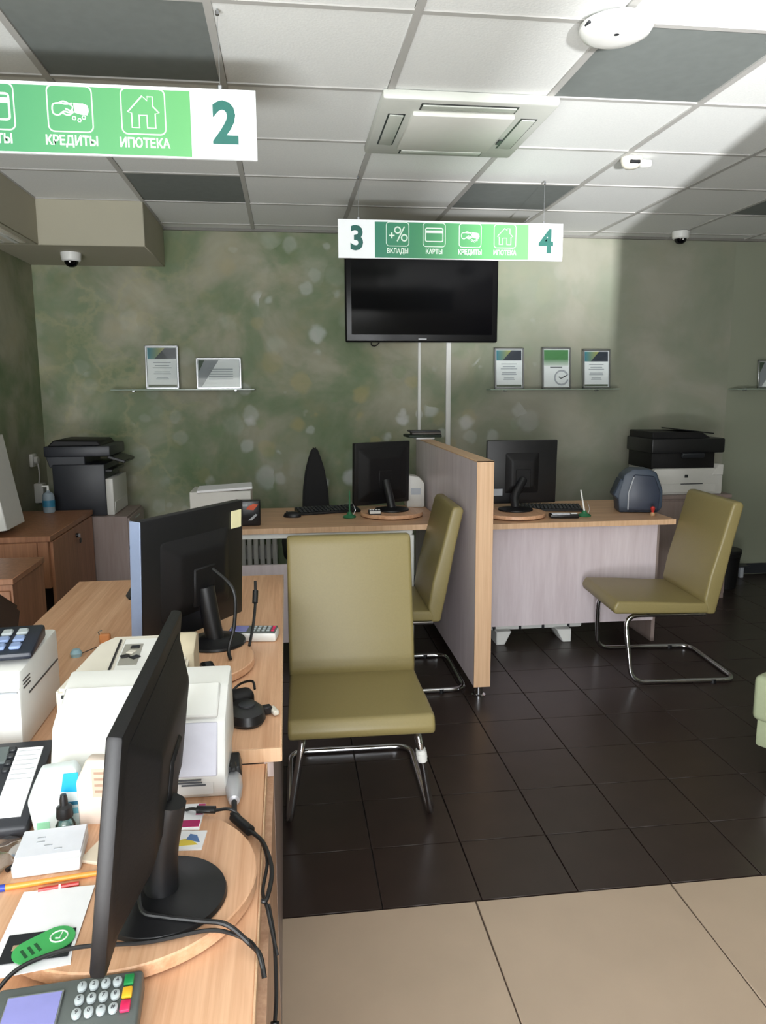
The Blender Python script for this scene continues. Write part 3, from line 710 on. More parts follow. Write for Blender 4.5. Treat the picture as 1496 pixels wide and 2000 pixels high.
MB().box((0.0, 0, 0.09), (0.50, 0.40, 0.18), 0.008, 2).obj('body', white_dim, t)
MB().prism([(0.17, 0.13), (0.25, 0.13), (0.25, 0.205), (0.215, 0.205)], 'Y', -0.205, 0.18, 0.004, 1).obj('shoulder', white_dim, t)
MB().box((0.0, -0.204, 0.047), (0.40, 0.008, 0.062), 0.002, 1).obj('paper_tray', white_dim, t)
MB().box((0.02, -0.209, 0.075), (0.16, 0.003, 0.006)).obj('tray_handle', charcoal, t)
MB().box((-0.02, -0.206, 0.128), (0.025, 0.003, 0.02), 0.004, 1).obj('badge', charcoal, t)
MB().box((-0.03, 0.01, 0.235), (0.46, 0.36, 0.12), 0.006, 2).obj('print_bay', black_soft, t)
MB().box((-0.01, 0.0, 0.335), (0.53, 0.40, 0.10), 0.012, 2).obj('scanner', black, t)
MB().prism([(-0.26, 0.38), (0.17, 0.38), (0.10, 0.425), (-0.26, 0.43)], 'Y', -0.17, 0.19, 0.006, 1).obj('document_feeder', black_soft, t)
MB().box((0.08, 0.0, 0.428), (0.26, 0.26, 0.008), 0.002, 1, Euler((0, 0.12, 0))).obj('feeder_tray', black, t)
MB().box((0.02, -0.205, 0.27), (0.16, 0.02, 0.03), 0.003, 1, Euler((0.4, 0, 0))).obj('control_panel', charcoal, t)
t = thing('storage_pedestal', 'low grey brown cabinet under the right office copier', 'cabinet', (2.73, 5.12, 0))
MB().box((0, 0, 0.727), (0.62, 0.50, 0.026), 0.002, 1).obj('top', lilac_dark, t)
MB().box((0, 0, 0.357), (0.60, 0.48, 0.714)).obj('body', lilac_dark, t)
for s_ in (-1, 1):
    dd_ = MB().box((s_*0.15, -0.247, 0.37), (0.292, 0.014, 0.66), 0.002, 1).obj('door', lilac_dark, t)
    MB().box((s_*0.03, -0.258, 0.45), (0.012, 0.012, 0.10), 0.003, 1).obj('handle', silver, dd_)

# the white box leaning at the far left
t = thing('archive_file', 'white archive file box leaning on the brown cabinet at the left edge', 'file box', (-1.47, 4.05, 0.75))
q = MB().prism([(-0.16, 0.0), (0.085, 0.036), (0.010, 0.50), (-0.235, 0.44)], 'Y', -0.13, 0.13, 0.004, 1); q.obj('box', white_dim, t)
MB().cyl((0.022, -0.1315, 0.145), (0.022, -0.129, 0.145), 0.012).obj('finger_hole', black, t)
MB().box((-0.05, -0.131, 0.16), (0.13, 0.003, 0.20), 0, 1, Euler((0, -0.16, 0))).obj('label_sheet', paper, t)
t = thing('wall_socket', 'white wall socket, upper of two on the left wall', 'socket', (XL, 5.22, 1.02))
MB().box((0.012, 0, 0.0), (0.024, 0.085, 0.085), 0.006, 2).obj('plate', white_dim, t)
MB().cyl((0.024, 0, 0), (0.045, 0, 0), 0.024).obj('plug', white_dim, t)
MB().tube(smooth([(0.04, 0, -0.02), (0.045, 0, -0.1), (0.03, 0.02, -0.16)]), 0.005, 8).obj('cord', white_dim, t)
t = thing('power_adapter', 'white power box low on the left wall above the cabinet', 'power adapter', (XL, 5.26, 0.80))
MB().box((0.03, 0, 0.0), (0.06, 0.075, 0.13), 0.008, 2).obj('casing', white_dim, t)
MB().box((0.03, 0, -0.068), (0.03, 0.03, 0.012), 0.002, 1).obj('plug', charcoal, t)
def pump_bottle(loc, s, label, body, band):
    t = thing('sanitizer_bottle', label, 'bottle', loc)
    MB().lathe([(0.0, 0), (0.026*s, 0), (0.030*s, 0.008*s), (0.030*s, 0.085*s), (0.024*s, 0.100*s), (0.010*s, 0.108*s), (0.010*s, 0.115*s)], seg=24).obj('bottle', body, t)
    MB().lathe([(0.0302*s, 0.03*s), (0.0306*s, 0.03*s), (0.0306*s, 0.065*s), (0.0302*s, 0.065*s)], seg=24).obj('label_band', band, t)
    q = MB().cyl((0, 0, 0.114*s), (0, 0, 0.135*s), 0.006*s, seg=12); q.box((-0.012*s, 0, 0.137*s), (0.034*s, 0.012*s, 0.008*s), 0.002*s, 1); q.obj('pump', white, t)
pump_bottle((-1.42, 4.72, 0.75), 1.15, 'small sanitizer pump bottle with a blue band on the brown cabinet', frosted('clear_bottle', (190, 205, 215)), mat('blue_label', (40, 110, 140), 0.5))

t = thing('wooden_pedestal', 'beech pedestal partly seen behind the black chair at the left edge', 'cabinet', (-1.25, 3.24, 0))
MB().box((0, 0, 0.738), (0.36, 0.40, 0.024), 0.002, 1).obj('top', beech_cab, t)
MB().box((0, 0.005, 0.37), (0.345, 0.385, 0.712)).obj('body', beech_cab, t)
for z in (0.60, 0.38, 0.16):
    dw = MB().box((0, -0.195, z), (0.33, 0.014, 0.20), 0.002, 1).obj('drawer', beech_cab, t)
    MB().box((0, -0.206, z+0.05), (0.10, 0.008, 0.012), 0.002, 1).obj('handle', silver, dw)

def office_chair(loc, rz, label, seat_z, top_z, w, taperf, seat_m):
    t = thing('office_chair', label, 'chair', loc, rz)
    hb = top_z-seat_z-0.02
    pr = [(-w/2, 0), (w/2, 0), (w/2*1.02, hb*0.30), (w/2*0.94, hb*0.52), (w/2*(0.3+taperf*1.9), hb*0.74), (w/2*(0.14+taperf*1.2), hb*0.90), (w/2*taperf*0.9, hb*0.98), (0, hb), (-w/2*taperf*0.9, hb*0.98), (-w/2*(0.14+taperf*1.2), hb*0.90), (-w/2*(0.3+taperf*1.9), hb*0.74), (-w/2*0.94, hb*0.52), (-w/2*1.02, hb*0.30)]
    B = MB(); B.prism(pr, 'Y', -0.035, 0.035)
    bmesh.ops.bevel(B.b, geom=list(B.b.edges), offset=0.012, segments=2, affect='EDGES')
    o = B.obj('backrest', seat_m, t, (0, 0.20, seat_z+0.02), (-0.12, 0, 0))
    MB().box((0, -0.02, seat_z-0.03), (0.48, 0.46, 0.07), 0.03, 3).obj('seat', seat_m, t)
    MB().cyl((0, 0, 0.10), (0, 0, seat_z-0.06), 0.026).obj('column', black, t)
    B = MB()
    for k in range(5):
        a = 2*PI*k/5+0.3
        B.tube([(0, 0, 0.11), (0.27*math.cos(a), 0.27*math.sin(a), 0.06)], 0.018, 8)
    B.obj('star_base', black, t)
    for k in range(5):
        a = 2*PI*k/5+0.3
        MB().lathe([(0.025, -0.022), (0.028, -0.018), (0.028, 0.018), (0.025, 0.022)], (0.27*math.cos(a), 0.27*math.sin(a), 0.028), 14, Euler((PI/2, 0, a))).obj('caster', black, t)
    return t
fabric = mat('black_fabric', (20, 19, 20), 0.8, noise=0.15, nscale=200)
office_chair((0.195, 4.98, 0), math.radians(2), 'black pointed office chair back behind the left far desk', 0.47, 1.085, 0.165/0.92, 0.22, fabric)
office_chair((-1.13, 2.20, 0), math.radians(-115), 'black office chair cut by the left edge beside the middle desk', 0.48, 0.97, 0.46, 0.36, mat('brown_black_leather', (26, 20, 19), 0.45))

# box of paper and black pack on the left far desk
t = thing('paper_ream_box', 'white paper box with a black printed side on the left far desk', 'box', (-0.37, 4.32, 0.75))
MB().box((0, 0.02, 0.085), (0.33, 0.24, 0.17), 0.004, 1).obj('carton', white_dim, t)
MB().box((0.02, 0, 0.178), (0.30, 0.22, 0.014), 0.003, 1, Euler((0, -0.05, 0.05))).obj('paper_stack', paper, t)
t = thing('black_coffee_pack', 'black pack with orange print beside the paper box on the far desk', 'package', (-0.215, 4.105, 0.75))
MB().box((0, 0, 0.068), (0.13, 0.07, 0.136), 0.008, 2).obj('pack', mat('black_foil', (22, 20, 24), 0.3), t)
MB().prism([(-0.01, 0.09), (0.03, 0.085), (0.055, 0.115), (0.03, 0.12), (0.0, 0.105)], 'Y', -0.0362, -0.0352).obj('orange_flame', mat('orange_print', (210, 82, 40), 0.5), t)
MB().prism([(0.0, 0.03), (0.02, 0.03), (0.05, 0.06), (0.04, 0.065)], 'Y', -0.0362, -0.0352).obj('grey_print_mark', grey_print, t)
MB().box((-0.025, -0.0357, 0.112), (0.05, 0.001, 0.010)).obj('print_band', grey_print, t)

# desk accessories, far desks
def mouse(loc, rz, label, m_):
    t = thing('computer_mouse', label, 'mouse', loc, rz)
    MB().lathe([(0.05, 0), (0.052, 0.006), (0.046, 0.020), (0.03, 0.030), (0, 0.034)], seg=24, sx=0.62).obj('shell', m_, t)
    MB().lathe([(0.006, -0.003), (0.006, 0.003)], (0, 0.03, 0.028), 10, Euler((0, PI/2, 0))).obj('wheel', charcoal, t)
def keyboard(loc, rz, w, label, m_):
    t = thing('computer_keyboard', label, 'keyboard', loc, rz)
    MB().prism([(-0.075, 0), (0.075, 0), (0.075, 0.026), (-0.075, 0.014)], 'X', -w/2, w/2, 0.003, 1).obj('case', m_, t)
    B = MB(); n = int(w/0.022)
    for j in range(5):
        for i in range(n):
            B.box((-w/2+0.014+i*(w-0.028)/(n-1), -0.056+j*0.026, 0.0185+j*0.0021), (0.015, 0.018, 0.006), 0.001, 1)
    o = B.obj('keys', charcoal, t); o['kind'] = 'stuff'
mouse((0.02, 4.33, 0.749), math.radians(75), 'black computer mouse on the left far desk', black)
keyboard((0.23, 4.48, 0.75), math.radians(12), 0.37, 'black keyboard on the left far desk behind the pen stand', black)
keyboard((1.56, 4.36, 0.75), math.radians(-12), 0.36, 'black keyboard beside the monitor on the right far desk', black)
pen_green = mat('green_plastic', (40, 110, 70), 0.4)
def pen_stand(loc, lean, label, pen_m):
    t = thing('pen_stand', label, 'pen', loc, 0, 'green pen stands on the far desks')
    MB().lathe([(0.036, 0), (0.038, 0.004), (0.034, 0.010), (0.016, 0.018), (0.010, 0.032), (0, 0.032)], seg=24).obj('base', pen_green, t)
    p0 = Vector((0, 0, 0.028)); p1 = Vector((lean, 0.01, 0.15))
    MB().cyl(p0, p1, 0.0055, 0.004, 12).obj('pen', pen_m, t)
    MB().tube([(0.02, 0, 0.01), (0.035, 0.01, 0.04), (0.02, 0.01, 0.08)], 0.0015, 6).obj('chain', silver, t)
pen_stand((0.343, 4.26, 0.75), 0.002, 'green pen stand on the left far desk near the turntable', pen_green)
pen_stand((1.668, 4.10, 0.75), -0.022, 'green pen stand with a white pen on the right far desk', white)
t = thing('desk_phone', 'white desk device left of the monitor on the left far turntable', 'phone', (0.48, 4.20, 0.775))
MB().box((0, 0, 0.012), (0.07, 0.05, 0.024), 0.004, 1).obj('body', charcoal, t)
MB().box((0, -0.024, 0.014), (0.062, 0.006, 0.016), 0.002, 1).obj('front', white, t)
for k in range(4): MB().box((-0.024+k*0.016, 0.002, 0.025), (0.011, 0.012, 0.005), 0.001, 1).obj('key', white, t)
t = thing('receipt_box', 'white rounded box beside the partition on the left far desk', 'box', (0.775, 4.62, 0.75))
MB().prism([(-0.055, 0), (0.055, 0), (0.055, 0.15), (0.02, 0.19), (-0.055, 0.20)], 'Y', -0.06, 0.06, 0.01, 2).obj('shell', white_dim, t)
MB().box((0, -0.061, 0.10), (0.06, 0.002, 0.04)).obj('front_label', grey_print, t)
t = thing('payment_terminal', 'silver and black payment terminal lying on the right far desk', 'terminal', (1.535, 4.07, 0.75), math.radians(-8))
MB().box((0, 0, 0.012), (0.16, 0.065, 0.022), 0.006, 2).obj('body', black, t)
MB().box((-0.02, -0.012, 0.0245), (0.10, 0.036, 0.006), 0.002, 1).obj('front_plate', mat('pale_silver', (205, 208, 215), 0.3), t)
MB().box((0.055, -0.005, 0.025), (0.035, 0.03, 0.005), 0.002, 1).obj('keypad', white, t)
# banknote counter
t = thing('banknote_counter', 'rounded blue grey banknote counter on the right far desk', 'counter', (2.045, 4.22, 0.75), math.radians(-12))
bg_ = mat('blue_grey_plastic', (56, 66, 80), 0.5)
MB().prism([(-0.12, 0.0), (0.10, 0.0), (0.125, 0.03), (0.125, 0.13), (0.085, 0.235), (0.04, 0.255), (-0.05, 0.255), (-0.10, 0.22), (-0.13, 0.10)], 'Y', -0.055, 0.09, 0.012, 2).obj('body', bg_, t)
MB().prism([(-0.075, 0.012), (0.098, 0.012), (0.108, 0.12), (0.07, 0.215), (-0.045, 0.225), (-0.075, 0.12)], 'Y', -0.072, -0.050, 0.01, 2).obj('front_cover', mat('blue_grey_cover', (48, 55, 70), 0.45), t)
MB().prism([(-0.155, 0.10), (-0.12, 0.07), (-0.09, 0.18), (-0.115, 0.20)], 'Y', -0.05, 0.07, 0.006, 1).obj('hopper', bg_, t)
MB().tube([(-0.074, -0.072, 0.02), (-0.074, -0.073, 0.12), (-0.048, -0.072, 0.21)], 0.004, 8).obj('trim_line', grey_print, t)
t = thing('rubber_stamp', 'small red and white rubber stamp in front of the banknote counter', 'stamp', (2.055, 4.055, 0.75))
MB().lathe([(0.013, 0), (0.013, 0.016), (0.007, 0.020)], seg=16).obj('base', mat('stamp_base', (190, 150, 110), 0.5), t)
MB().lathe([(0.007, 0.019), (0.009, 0.03), (0.013, 0.042), (0.009, 0.052), (0, 0.055)], seg=16).obj('handle', mat('red_plastic', (176, 40, 34), 0.35), t)

# heaters
t = thing('convector_heater', 'white convector heater on feet under the right far desk', 'heater', (1.40, 4.21, 0))
MB().box((0, 0, 0.27), (0.62, 0.07, 0.40), 0.012, 2).obj('body', white, t)
for x in (-0.225, -0.07, 0.07, 0.225): MB().box((x, -0.037, 0.10), (0.016, 0.006, 0.055), 0.002, 1).obj('fin', charcoal, t)
for x in (-0.18, 0.18):
    MB().prism([(x-0.045, 0.08), (x+0.045, 0.08), (x+0.02*(1 if x > 0 else -1)+0.025, 0.0), (x+0.02*(1 if x > 0 else -1)-0.025, 0.0)], 'Y', -0.09, 0.09, 0.004, 1).obj('foot', white, t)
MB().tube(smooth([(-0.28, -0.04, 0.09), (-0.30, -0.06, 0.06), (-0.27, -0.07, 0.10), (-0.25, -0.06, 0.13), (-0.23, -0.05, 0.08)]), 0.005, 8).obj('cord', charcoal, t)
t = thing('panel_radiator', 'white ribbed radiator on the back wall below the left far desk', 'radiator', (-0.285, YB, 0.30))
MB().box((0, -0.02, 0), (0.40, 0.04, 0.10), 0.004, 1).obj('back_panel', white_dim, t)
for k in range(9): MB().box((-0.18+k*0.045, -0.06, 0.0), (0.034, 0.05, 0.34), 0.008, 2).obj('section', white_dim, t)
t = thing('waste_bin', 'black waste bin on the floor at the right end of the back wall', 'bin', (3.20, 5.16, 0))
MB().lathe([(0.085, 0), (0.105, 0.26), (0.112, 0.262), (0.112, 0.275), (0.10, 0.275), (0.082, 0.012), (0, 0.012)], seg=28).obj('bucket', black_soft, t)
MB().lathe([(0.104, 0.25), (0.108, 0.24), (0.113, 0.285), (0.108, 0.29)], seg=28).obj('bag_liner', black, t)
t = thing('floor_block', 'small pale block on the floor by the waste bin', 'block', (3.49, 5.40, 0))
MB().box((0, 0, 0.045), (0.03, 0.03, 0.09), 0.004, 1).obj('post', grey_print, t)
MB().box((0, 0, 0.094), (0.10, 0.08, 0.008), 0.002, 1).obj('plate', charcoal, t)

# pouf at the right edge
t = thing('waiting_pouf', 'pale green leather waiting seat cut by the right edge', 'pouf', (2.015, 2.33, 0), math.radians(30))
MB().box((0, 0, 0.365), (0.54, 0.54, 0.17), 0.022, 3).obj('cushion', leather2, t)
MB().box((0, 0, 0.235), (0.51, 0.51, 0.11), 0.012, 2).obj('base', leather2, t)
for a in (-1, 1):
    for b_ in (-1, 1): MB().box((a*0.20, b_*0.20, 0.09), (0.035, 0.035, 0.18), 0.003, 1).obj('leg', white, t)

# ------------------------------------------------------------------ clutter on the near desks
ZN = 0.72; ZM = 0.75; ZT = 0.745
# printer B on nearest desk
t = thing('passbook_printer', 'large white passbook printer behind the near monitor on the nearest desk', 'printer', (-0.290, 1.428, ZN), math.radians(-1.5))
prof = [(-0.070, 0.0), (-0.085, 0.05), (-0.062, 0.11), (-0.050, 0.145), (0.02, 0.185), (0.085, 0.203), (0.09, 0.06), (0.040, 0.055), (0.036, 0.0)]
MB().prism(prof, 'X', -0.150, 0.165, 0.006, 2).obj('housing', white, t)
MB().prism([(-0.084, 0.052), (-0.062, 0.108), (-0.050, 0.14), (-0.054, 0.143), (-0.070, 0.108), (-0.093, 0.054)], 'X', 0.04, 0.150, 0.002, 1).obj('front_flap', mat('printer_flap', (214, 214, 226), 0.35), t)
MB().prism([(-0.050, 0.147), (0.018, 0.187), (0.012, 0.196), (-0.056, 0.156)], 'X', -0.140, 0.150, 0.003, 1).obj('paper_table', white, t)
MB().box((-0.035, 0.0, 0.182), (0.22, 0.006, 0.004), 0, 1, Euler((0.5, 0, 0))).obj('paper_slot', charcoal, t)
lb = MB().box((0.105, -0.0815, 0.033), (0.072, 0.0015, 0.034), 0, 1, Euler((-0.29, 0, 0))).obj('rating_label', mat('label_grey', (196, 192, 188), 0.6), t)
for k in range(5):
    MB().box((0.105+random.uniform(-.008, .008), -0.0795-k*0.0018, 0.021+k*0.006), (random.uniform(0.035, 0.06), 0.001, 0.003), 0, 1, Euler((-0.29, 0, 0))).obj('text_line', dark_print, lb)
# printer A on the middle desk
t = thing('slip_printer', 'cream slip printer with a black print window standing on the middle desk', 'printer', (-0.352, 1.655, ZM))
B = MB(); B.prism([(-0.130, -0.112), (0.125, -0.112), (0.125, 0.112), (-0.055, 0.112), (-0.085, 0.08)], 'Z', 0.0, 0.122)
for v_ in B.b.verts:
    if v_.co.z > 0.06: v_.co.z += 0.17*(v_.co.y+0.112)
bmesh.ops.bevel(B.b, geom=list(B.b.edges), offset=0.006, segments=2, affect='EDGES')
B.obj('housing', cream, t)
MB().box((0.030, 0.01, 0.1435), (0.115, 0.16, 0.005), 0.002, 1, Euler((0.168, 0, 0))).obj('top_plate', white, t)
MB().box((-0.002, 0.015, 0.1465), (0.044, 0.10, 0.004), 0, 1, Euler((0.168, 0, 0)))
MB().box((-0.036, 0.012, 0.1445), (0.004, 0.15, 0.006), 0, 1, Euler((0.168, 0, 0))).obj('slot', black, t)
MB().box((-0.002, 0.015, 0.1466), (0.040, 0.092, 0.004), 0, 1, Euler((0.168, 0, 0))).obj('window', mat('window_grey', (150, 148, 138), 0.3), t)
for k, (a, b_) in enumerate(((0.045, 0.04), (0.03, 0.0), (0.052, -0.005), (0.04, 0.018))):
    MB().box((a-0.042, b_+0.005, 0.1475+b_*0.17), (0.020, 0.016, 0.003), 0.001, 1, Euler((0, 0, 0.4*k))).obj('type_wheel', black if k != 3 else cream, t)
MB().box((0.0, -0.082, 0.130), (0.19, 0.010, 0.006), 0.002, 1, Euler((0, 0, 0))).obj('tear_bar', grey_print, t)
MB().prism([(0.0, 0.0), (0.0, 0.15), (0.07, 0.175), (0.105, 0.165), (0.108, 0.0)], 'X', 0.075, 0.135, 0.005, 1).obj('ribbon_cover', mat('beige_plastic', (202, 190, 164), 0.45), t)
# label printer at left with a key pad on top
t = thing('label_printer', 'white label printer at the left edge under the dark key pad', 'printer', (-0.675, 1.665, ZM))
MB().prism([(-0.135, 0.0), (-0.128, 0.13), (-0.118, 0.165), (0.135, 0.175), (0.135, 0.0)], 'X', -0.13, 0.13, 0.008, 2).obj('housing', white, t)
MB().box((0.1305, 0.02, 0.105), (0.003, 0.20, 0.003)).obj('seam', charcoal, t)
MB().box((0, -0.131, 0.125), (0.25, 0.004, 0.003)).obj('seam', grey_print, t)
for k in range(3): MB().box((0.1305, -0.09, 0.142-k*0.008), (0.003, 0.04, 0.002)).obj('vent', charcoal, t)
t = thing('keypad_calculator', 'dark key pad with pale keys on top of the white label printer', 'calculator', (-0.665, 1.645, ZM+0.176), math.radians(6))
MB().prism([(-0.075, 0.0), (0.075, 0.0), (0.075, 0.032), (-0.075, 0.016)], 'X', -0.125, 0.125, 0.007, 2).obj('case', mat('blue_black_plastic', (30, 36, 50), 0.35), t)
for j in range(3):
    for i in range(7):
        MB().box((-0.095+i*0.0305, -0.045+j*0.036, 0.0225+j*0.0038), (0.022, 0.026, 0.008), 0.003, 1, Euler((0.106, 0, 0))).obj('key', mat('blue_key', (140, 160, 200), 0.4) if i > 4 and j < 2 else key_grey, t)
# desk phone
t = thing('desk_telephone', 'black desk telephone with a white name strip at the left edge', 'phone', (-0.572, 1.372, ZN), math.radians(3))
MB().prism([(-0.115, 0.0), (0.10, 0.0), (0.10, 0.080), (-0.115, 0.022)], 'X', -0.11, 0.11, 0.006, 2).obj('case', mat('phone_black', (42, 44, 50), 0.45), t)
R_ = Euler((0.2635, 0, 0))
def pz(y, up=0.0): return 0.022+(y+0.115)*0.2698+up
MB().box((0.072, -0.008, pz(-0.008, 0.001)), (0.046, 0.175, 0.003), 0, 1, R_).obj('name_strip', paper, t)
for k in range(7): MB().box((0.072, 0.067-k*0.012, pz(0.067-k*0.012, 0.0026)), (0.038, 0.0012, 0.001), 0, 1, R_).obj('text_line', grey_print, t)
MB().box((0.005, 0.06, pz(0.06, 0.002)), (0.06, 0.045, 0.006), 0.002, 1, R_).obj('display', mat('lcd_grey', (96, 104, 104), 0.25), t)
for k in range(4): MB().box((0.040, 0.075-k*0.018, pz(0.075-k*0.018, 0.002)), (0.012, 0.012, 0.006), 0.002, 1, R_).obj('key', charcoal, t)
for j in range(4):
    for i in range(3): MB().box((-0.03+i*0.022, 0.01-j*0.02, pz(0.01-j*0.02, 0.002)), (0.016, 0.013, 0.006), 0.002, 1, R_).obj('key', charcoal, t)
MB().prism([(-0.105, 0.025), (0.09, 0.078), (0.09, 0.112), (0.05, 0.116), (0.02, 0.092), (-0.06, 0.07), (-0.08, 0.075), (-0.105, 0.06)], 'X', -0.105, -0.06, 0.006, 2).obj('handset', mat('phone_black', (0, 0, 0)), t)
MB().tube(smooth([(-0.02, -0.118, 0.016), (0.0, -0.13, 0.012), (0.02, -0.118, 0.016)]), 0.003, 6).obj('cord', rubber, t)
# wipes pack
t = thing('wet_wipes_pack', 'white and blue wet wipes pouch standing behind the dropper bottle', 'package', (-0.413, 1.288, ZN), math.radians(6))
MB().prism([(-0.036, 0.0), (0.040, 0.0), (0.046, 0.05), (0.044, 0.10), (0.036, 0.118), (-0.020, 0.115), (-0.032, 0.09), (-0.044, 0.06)], 'Y', -0.016, 0.016, 0.006, 2).obj('pouch', mat('pouch_white', (226, 236, 236), 0.35), t)
MB().prism([(0.012, 0.075), (0.042, 0.072), (0.042, 0.108), (0.018, 0.108)], 'Y', -0.0182, -0.0162, 0.0006, 1).obj('blue_patch', mat('sky_blue_print', (30, 166, 214), 0.4), t)
MB().box((0.028, -0.017, 0.052), (0.026, 0.0015, 0.006)).obj('print_line', mat('blue_label', (40, 110, 140), 0.5), t)
MB().box((0.028, -0.017, 0.038), (0.024, 0.0015, 0.010)).obj('print_line', mat('pale_blue_print', (120, 190, 210), 0.5), t)
MB().box((-0.02, -0.017, 0.014), (0.02, 0.0015, 0.018)).obj('print_mark', mat('pale_green_print', (150, 214, 176), 0.5), t)
t = thing('dropper_bottle', 'small clear bottle with a black dropper cap in front of the pouch', 'bottle', (-0.388, 1.247, ZN))
MB().lathe([(0, 0), (0.014, 0), (0.016, 0.003), (0.016, 0.03), (0.012, 0.038), (0.008, 0.041), (0.008, 0.046)], seg=24).obj('glass', thin_glass('pale_blue_glass', (0.82, 0.95, 0.96), 0.14), t)
MB().lathe([(0, 0.004), (0.0125, 0.004), (0.0125, 0.018), (0, 0.018)], seg=20).obj('liquid', mat('liquid_blue', (150, 200, 206), 0.3), t)
MB().lathe([(0.0135, 0.044), (0.014, 0.046), (0.0125, 0.062), (0.007, 0.066), (0.0065, 0.076), (0.005, 0.084), (0, 0.085)], seg=20).obj('dropper_cap', black, t)
t = thing('kraft_paper_box', 'tall beige paper carton beside the near monitor', 'box', (-0.330, 1.262, ZN), math.radians(-6))
MB().prism([(-0.036, 0.0), (0.036, 0.0), (0.037, 0.10), (0.030, 0.140), (-0.018, 0.140), (-0.037, 0.10)], 'Y', -0.014, 0.014, 0.003, 1).obj('carton', mat('beige_card', (222, 206, 194), 0.7), t)
MB().box((0.008, -0.0145, 0.10), (0.034, 0.001, 0.05)).obj('print_panel', mat('beige_print', (200, 178, 160), 0.7), t)
for k in range(4): MB().box((0.008, -0.0152, 0.085+k*0.011), (0.026, 0.0006, 0.004)).obj('text_line', mat('brown_print', (168, 138, 118), 0.7), t)
# notepad box, cream card, pens
t = thing('note_box', 'white card box lying flat left of the near monitor', 'box', (-0.385, 1.160, ZT), math.radians(6))
MB().box((0, 0, 0.010), (0.098, 0.090, 0.020), 0.002, 1).obj('tray', paper, t)
MB().box((0.0, 0.008, 0.022), (0.096, 0.076, 0.005), 0.001, 1).obj('lid', mat('lid_white', (226, 228, 236), 0.6), t)
for k in range(4): MB().box((random.uniform(-0.02, 0.02), 0.02-k*0.012, 0.0248), (0.012, 0.003, 0.0006)).obj('print_mark', grey_print, t)
o = MB().box((0, 0, 0.003), (0.06, 0.075, 0.006), 0.001, 1).obj('cream_note_card', paper_cream, None, (-0.298, 1.165, ZT), (0, 0, -0.35))
tag(o, 'cream card lying between the white card box and the near monitor', 'card')
t = thing('ballpoint_pen', 'orange ballpoint pen with a blue cap lying on the papers', 'pen', (-0.385, 1.092, ZT+0.0045), math.radians(8))
MB().cyl((-0.045, 0, 0), (0.085, 0, 0), 0.0045, 0.004, 12).obj('barrel', mat('orange_plastic', (240, 150, 60), 0.35), t)
MB().cyl((-0.095, 0, 0), (-0.045, 0, 0), 0.0050, 0.0052, 12).obj('cap', mat('blue_plastic', (44, 66, 170), 0.35), t)
MB().cyl((0.085, 0, 0), (0.092, 0, 0), 0.004, 0.001, 12).obj('tip', charcoal, t)
t = thing('red_pencil', 'red striped pencil lying next to the orange pen', 'pencil', (-0.352, 1.079, ZT+0.0035), math.radians(9))
MB().cyl((-0.028, 0, 0), (0.028, 0, 0), 0.0034, None, 8).obj('shaft', mat('red_plastic', (176, 40, 34), 0.35), t)
MB().cyl((0.0, 0, 0), (0.003, 0, 0), 0.0036, None, 8).obj('band', white, t)
o = MB().box((0, 0, 0.0006), (0.100, 0.128, 0.0012)).obj('white_form', paper, None, (-0.348, 1.012, ZT), (0, 0, 0.03))
tag(o, 'white printed form under the black bank card on the near turntable', 'paper')
o.location.z = ZT+0.0014
for k in range(3):
    MB().box((0.025+k*0.008, -0.045+0.004*k, 0.0014), (0.006, 0.010, 0.0004), 0, 1, Euler((0, 0, -0.5))).obj('stamp_mark', grey_print, o)
o = MB().box((0, 0, 0.0006), (0.090, 0.09, 0.0012)).obj('white_form', paper, None, (-0.345, 0.957, ZT-0.0002), (0, 0, 0.16))
o.location.z = ZT-0.0
tag(o, 'white sheet peeking out below the black bank card', 'paper')
t = thing('bank_card', 'black bank card with a chip under the green tag', 'card', (-0.344, 0.956, ZT+0.0033), math.radians(3))
MB().box((0, 0, 0), (0.086, 0.054, 0.0009), 0.0002, 1).obj('card', mat('card_black', (28, 30, 36), 0.35), t)
MB().box((-0.026, 0.0, 0.0006), (0.012, 0.010, 0.0006)).obj('chip', mat('chip_beige', (200, 170, 140), 0.35, 0.4), t)
t = thing('green_tag', 'round ended green tag with a white round emblem on the bank card', 'tag', (-0.336, 0.955, ZT+0.0044), math.radians(38))
MB().prism(rrect(0.080, 0.046, 0.0225, 6), 'Z', 0, 0.0012).obj('tag', mat('tag_green', (62, 168, 88), 0.5), t)
MB().tube([(0.020+0.011*math.cos(i*PI/8), 0.011*math.sin(i*PI/8), 0.0016) for i in range(16)], 0.0011, 6, True).obj('emblem_ring', white_print, t)
MB().tube([(0.015, 0.0, 0.0017), (0.019, -0.004, 0.0017), (0.028, 0.006, 0.0017)], 0.0010, 6).obj('emblem_tick', white_print, t)
for k in range(3): MB().box((-0.008-k*0.009, 0.0, 0.0014), (0.004, 0.018, 0.0004)).obj('text_line', mat('tag_dark_print', (24, 80, 44), 0.5), t)
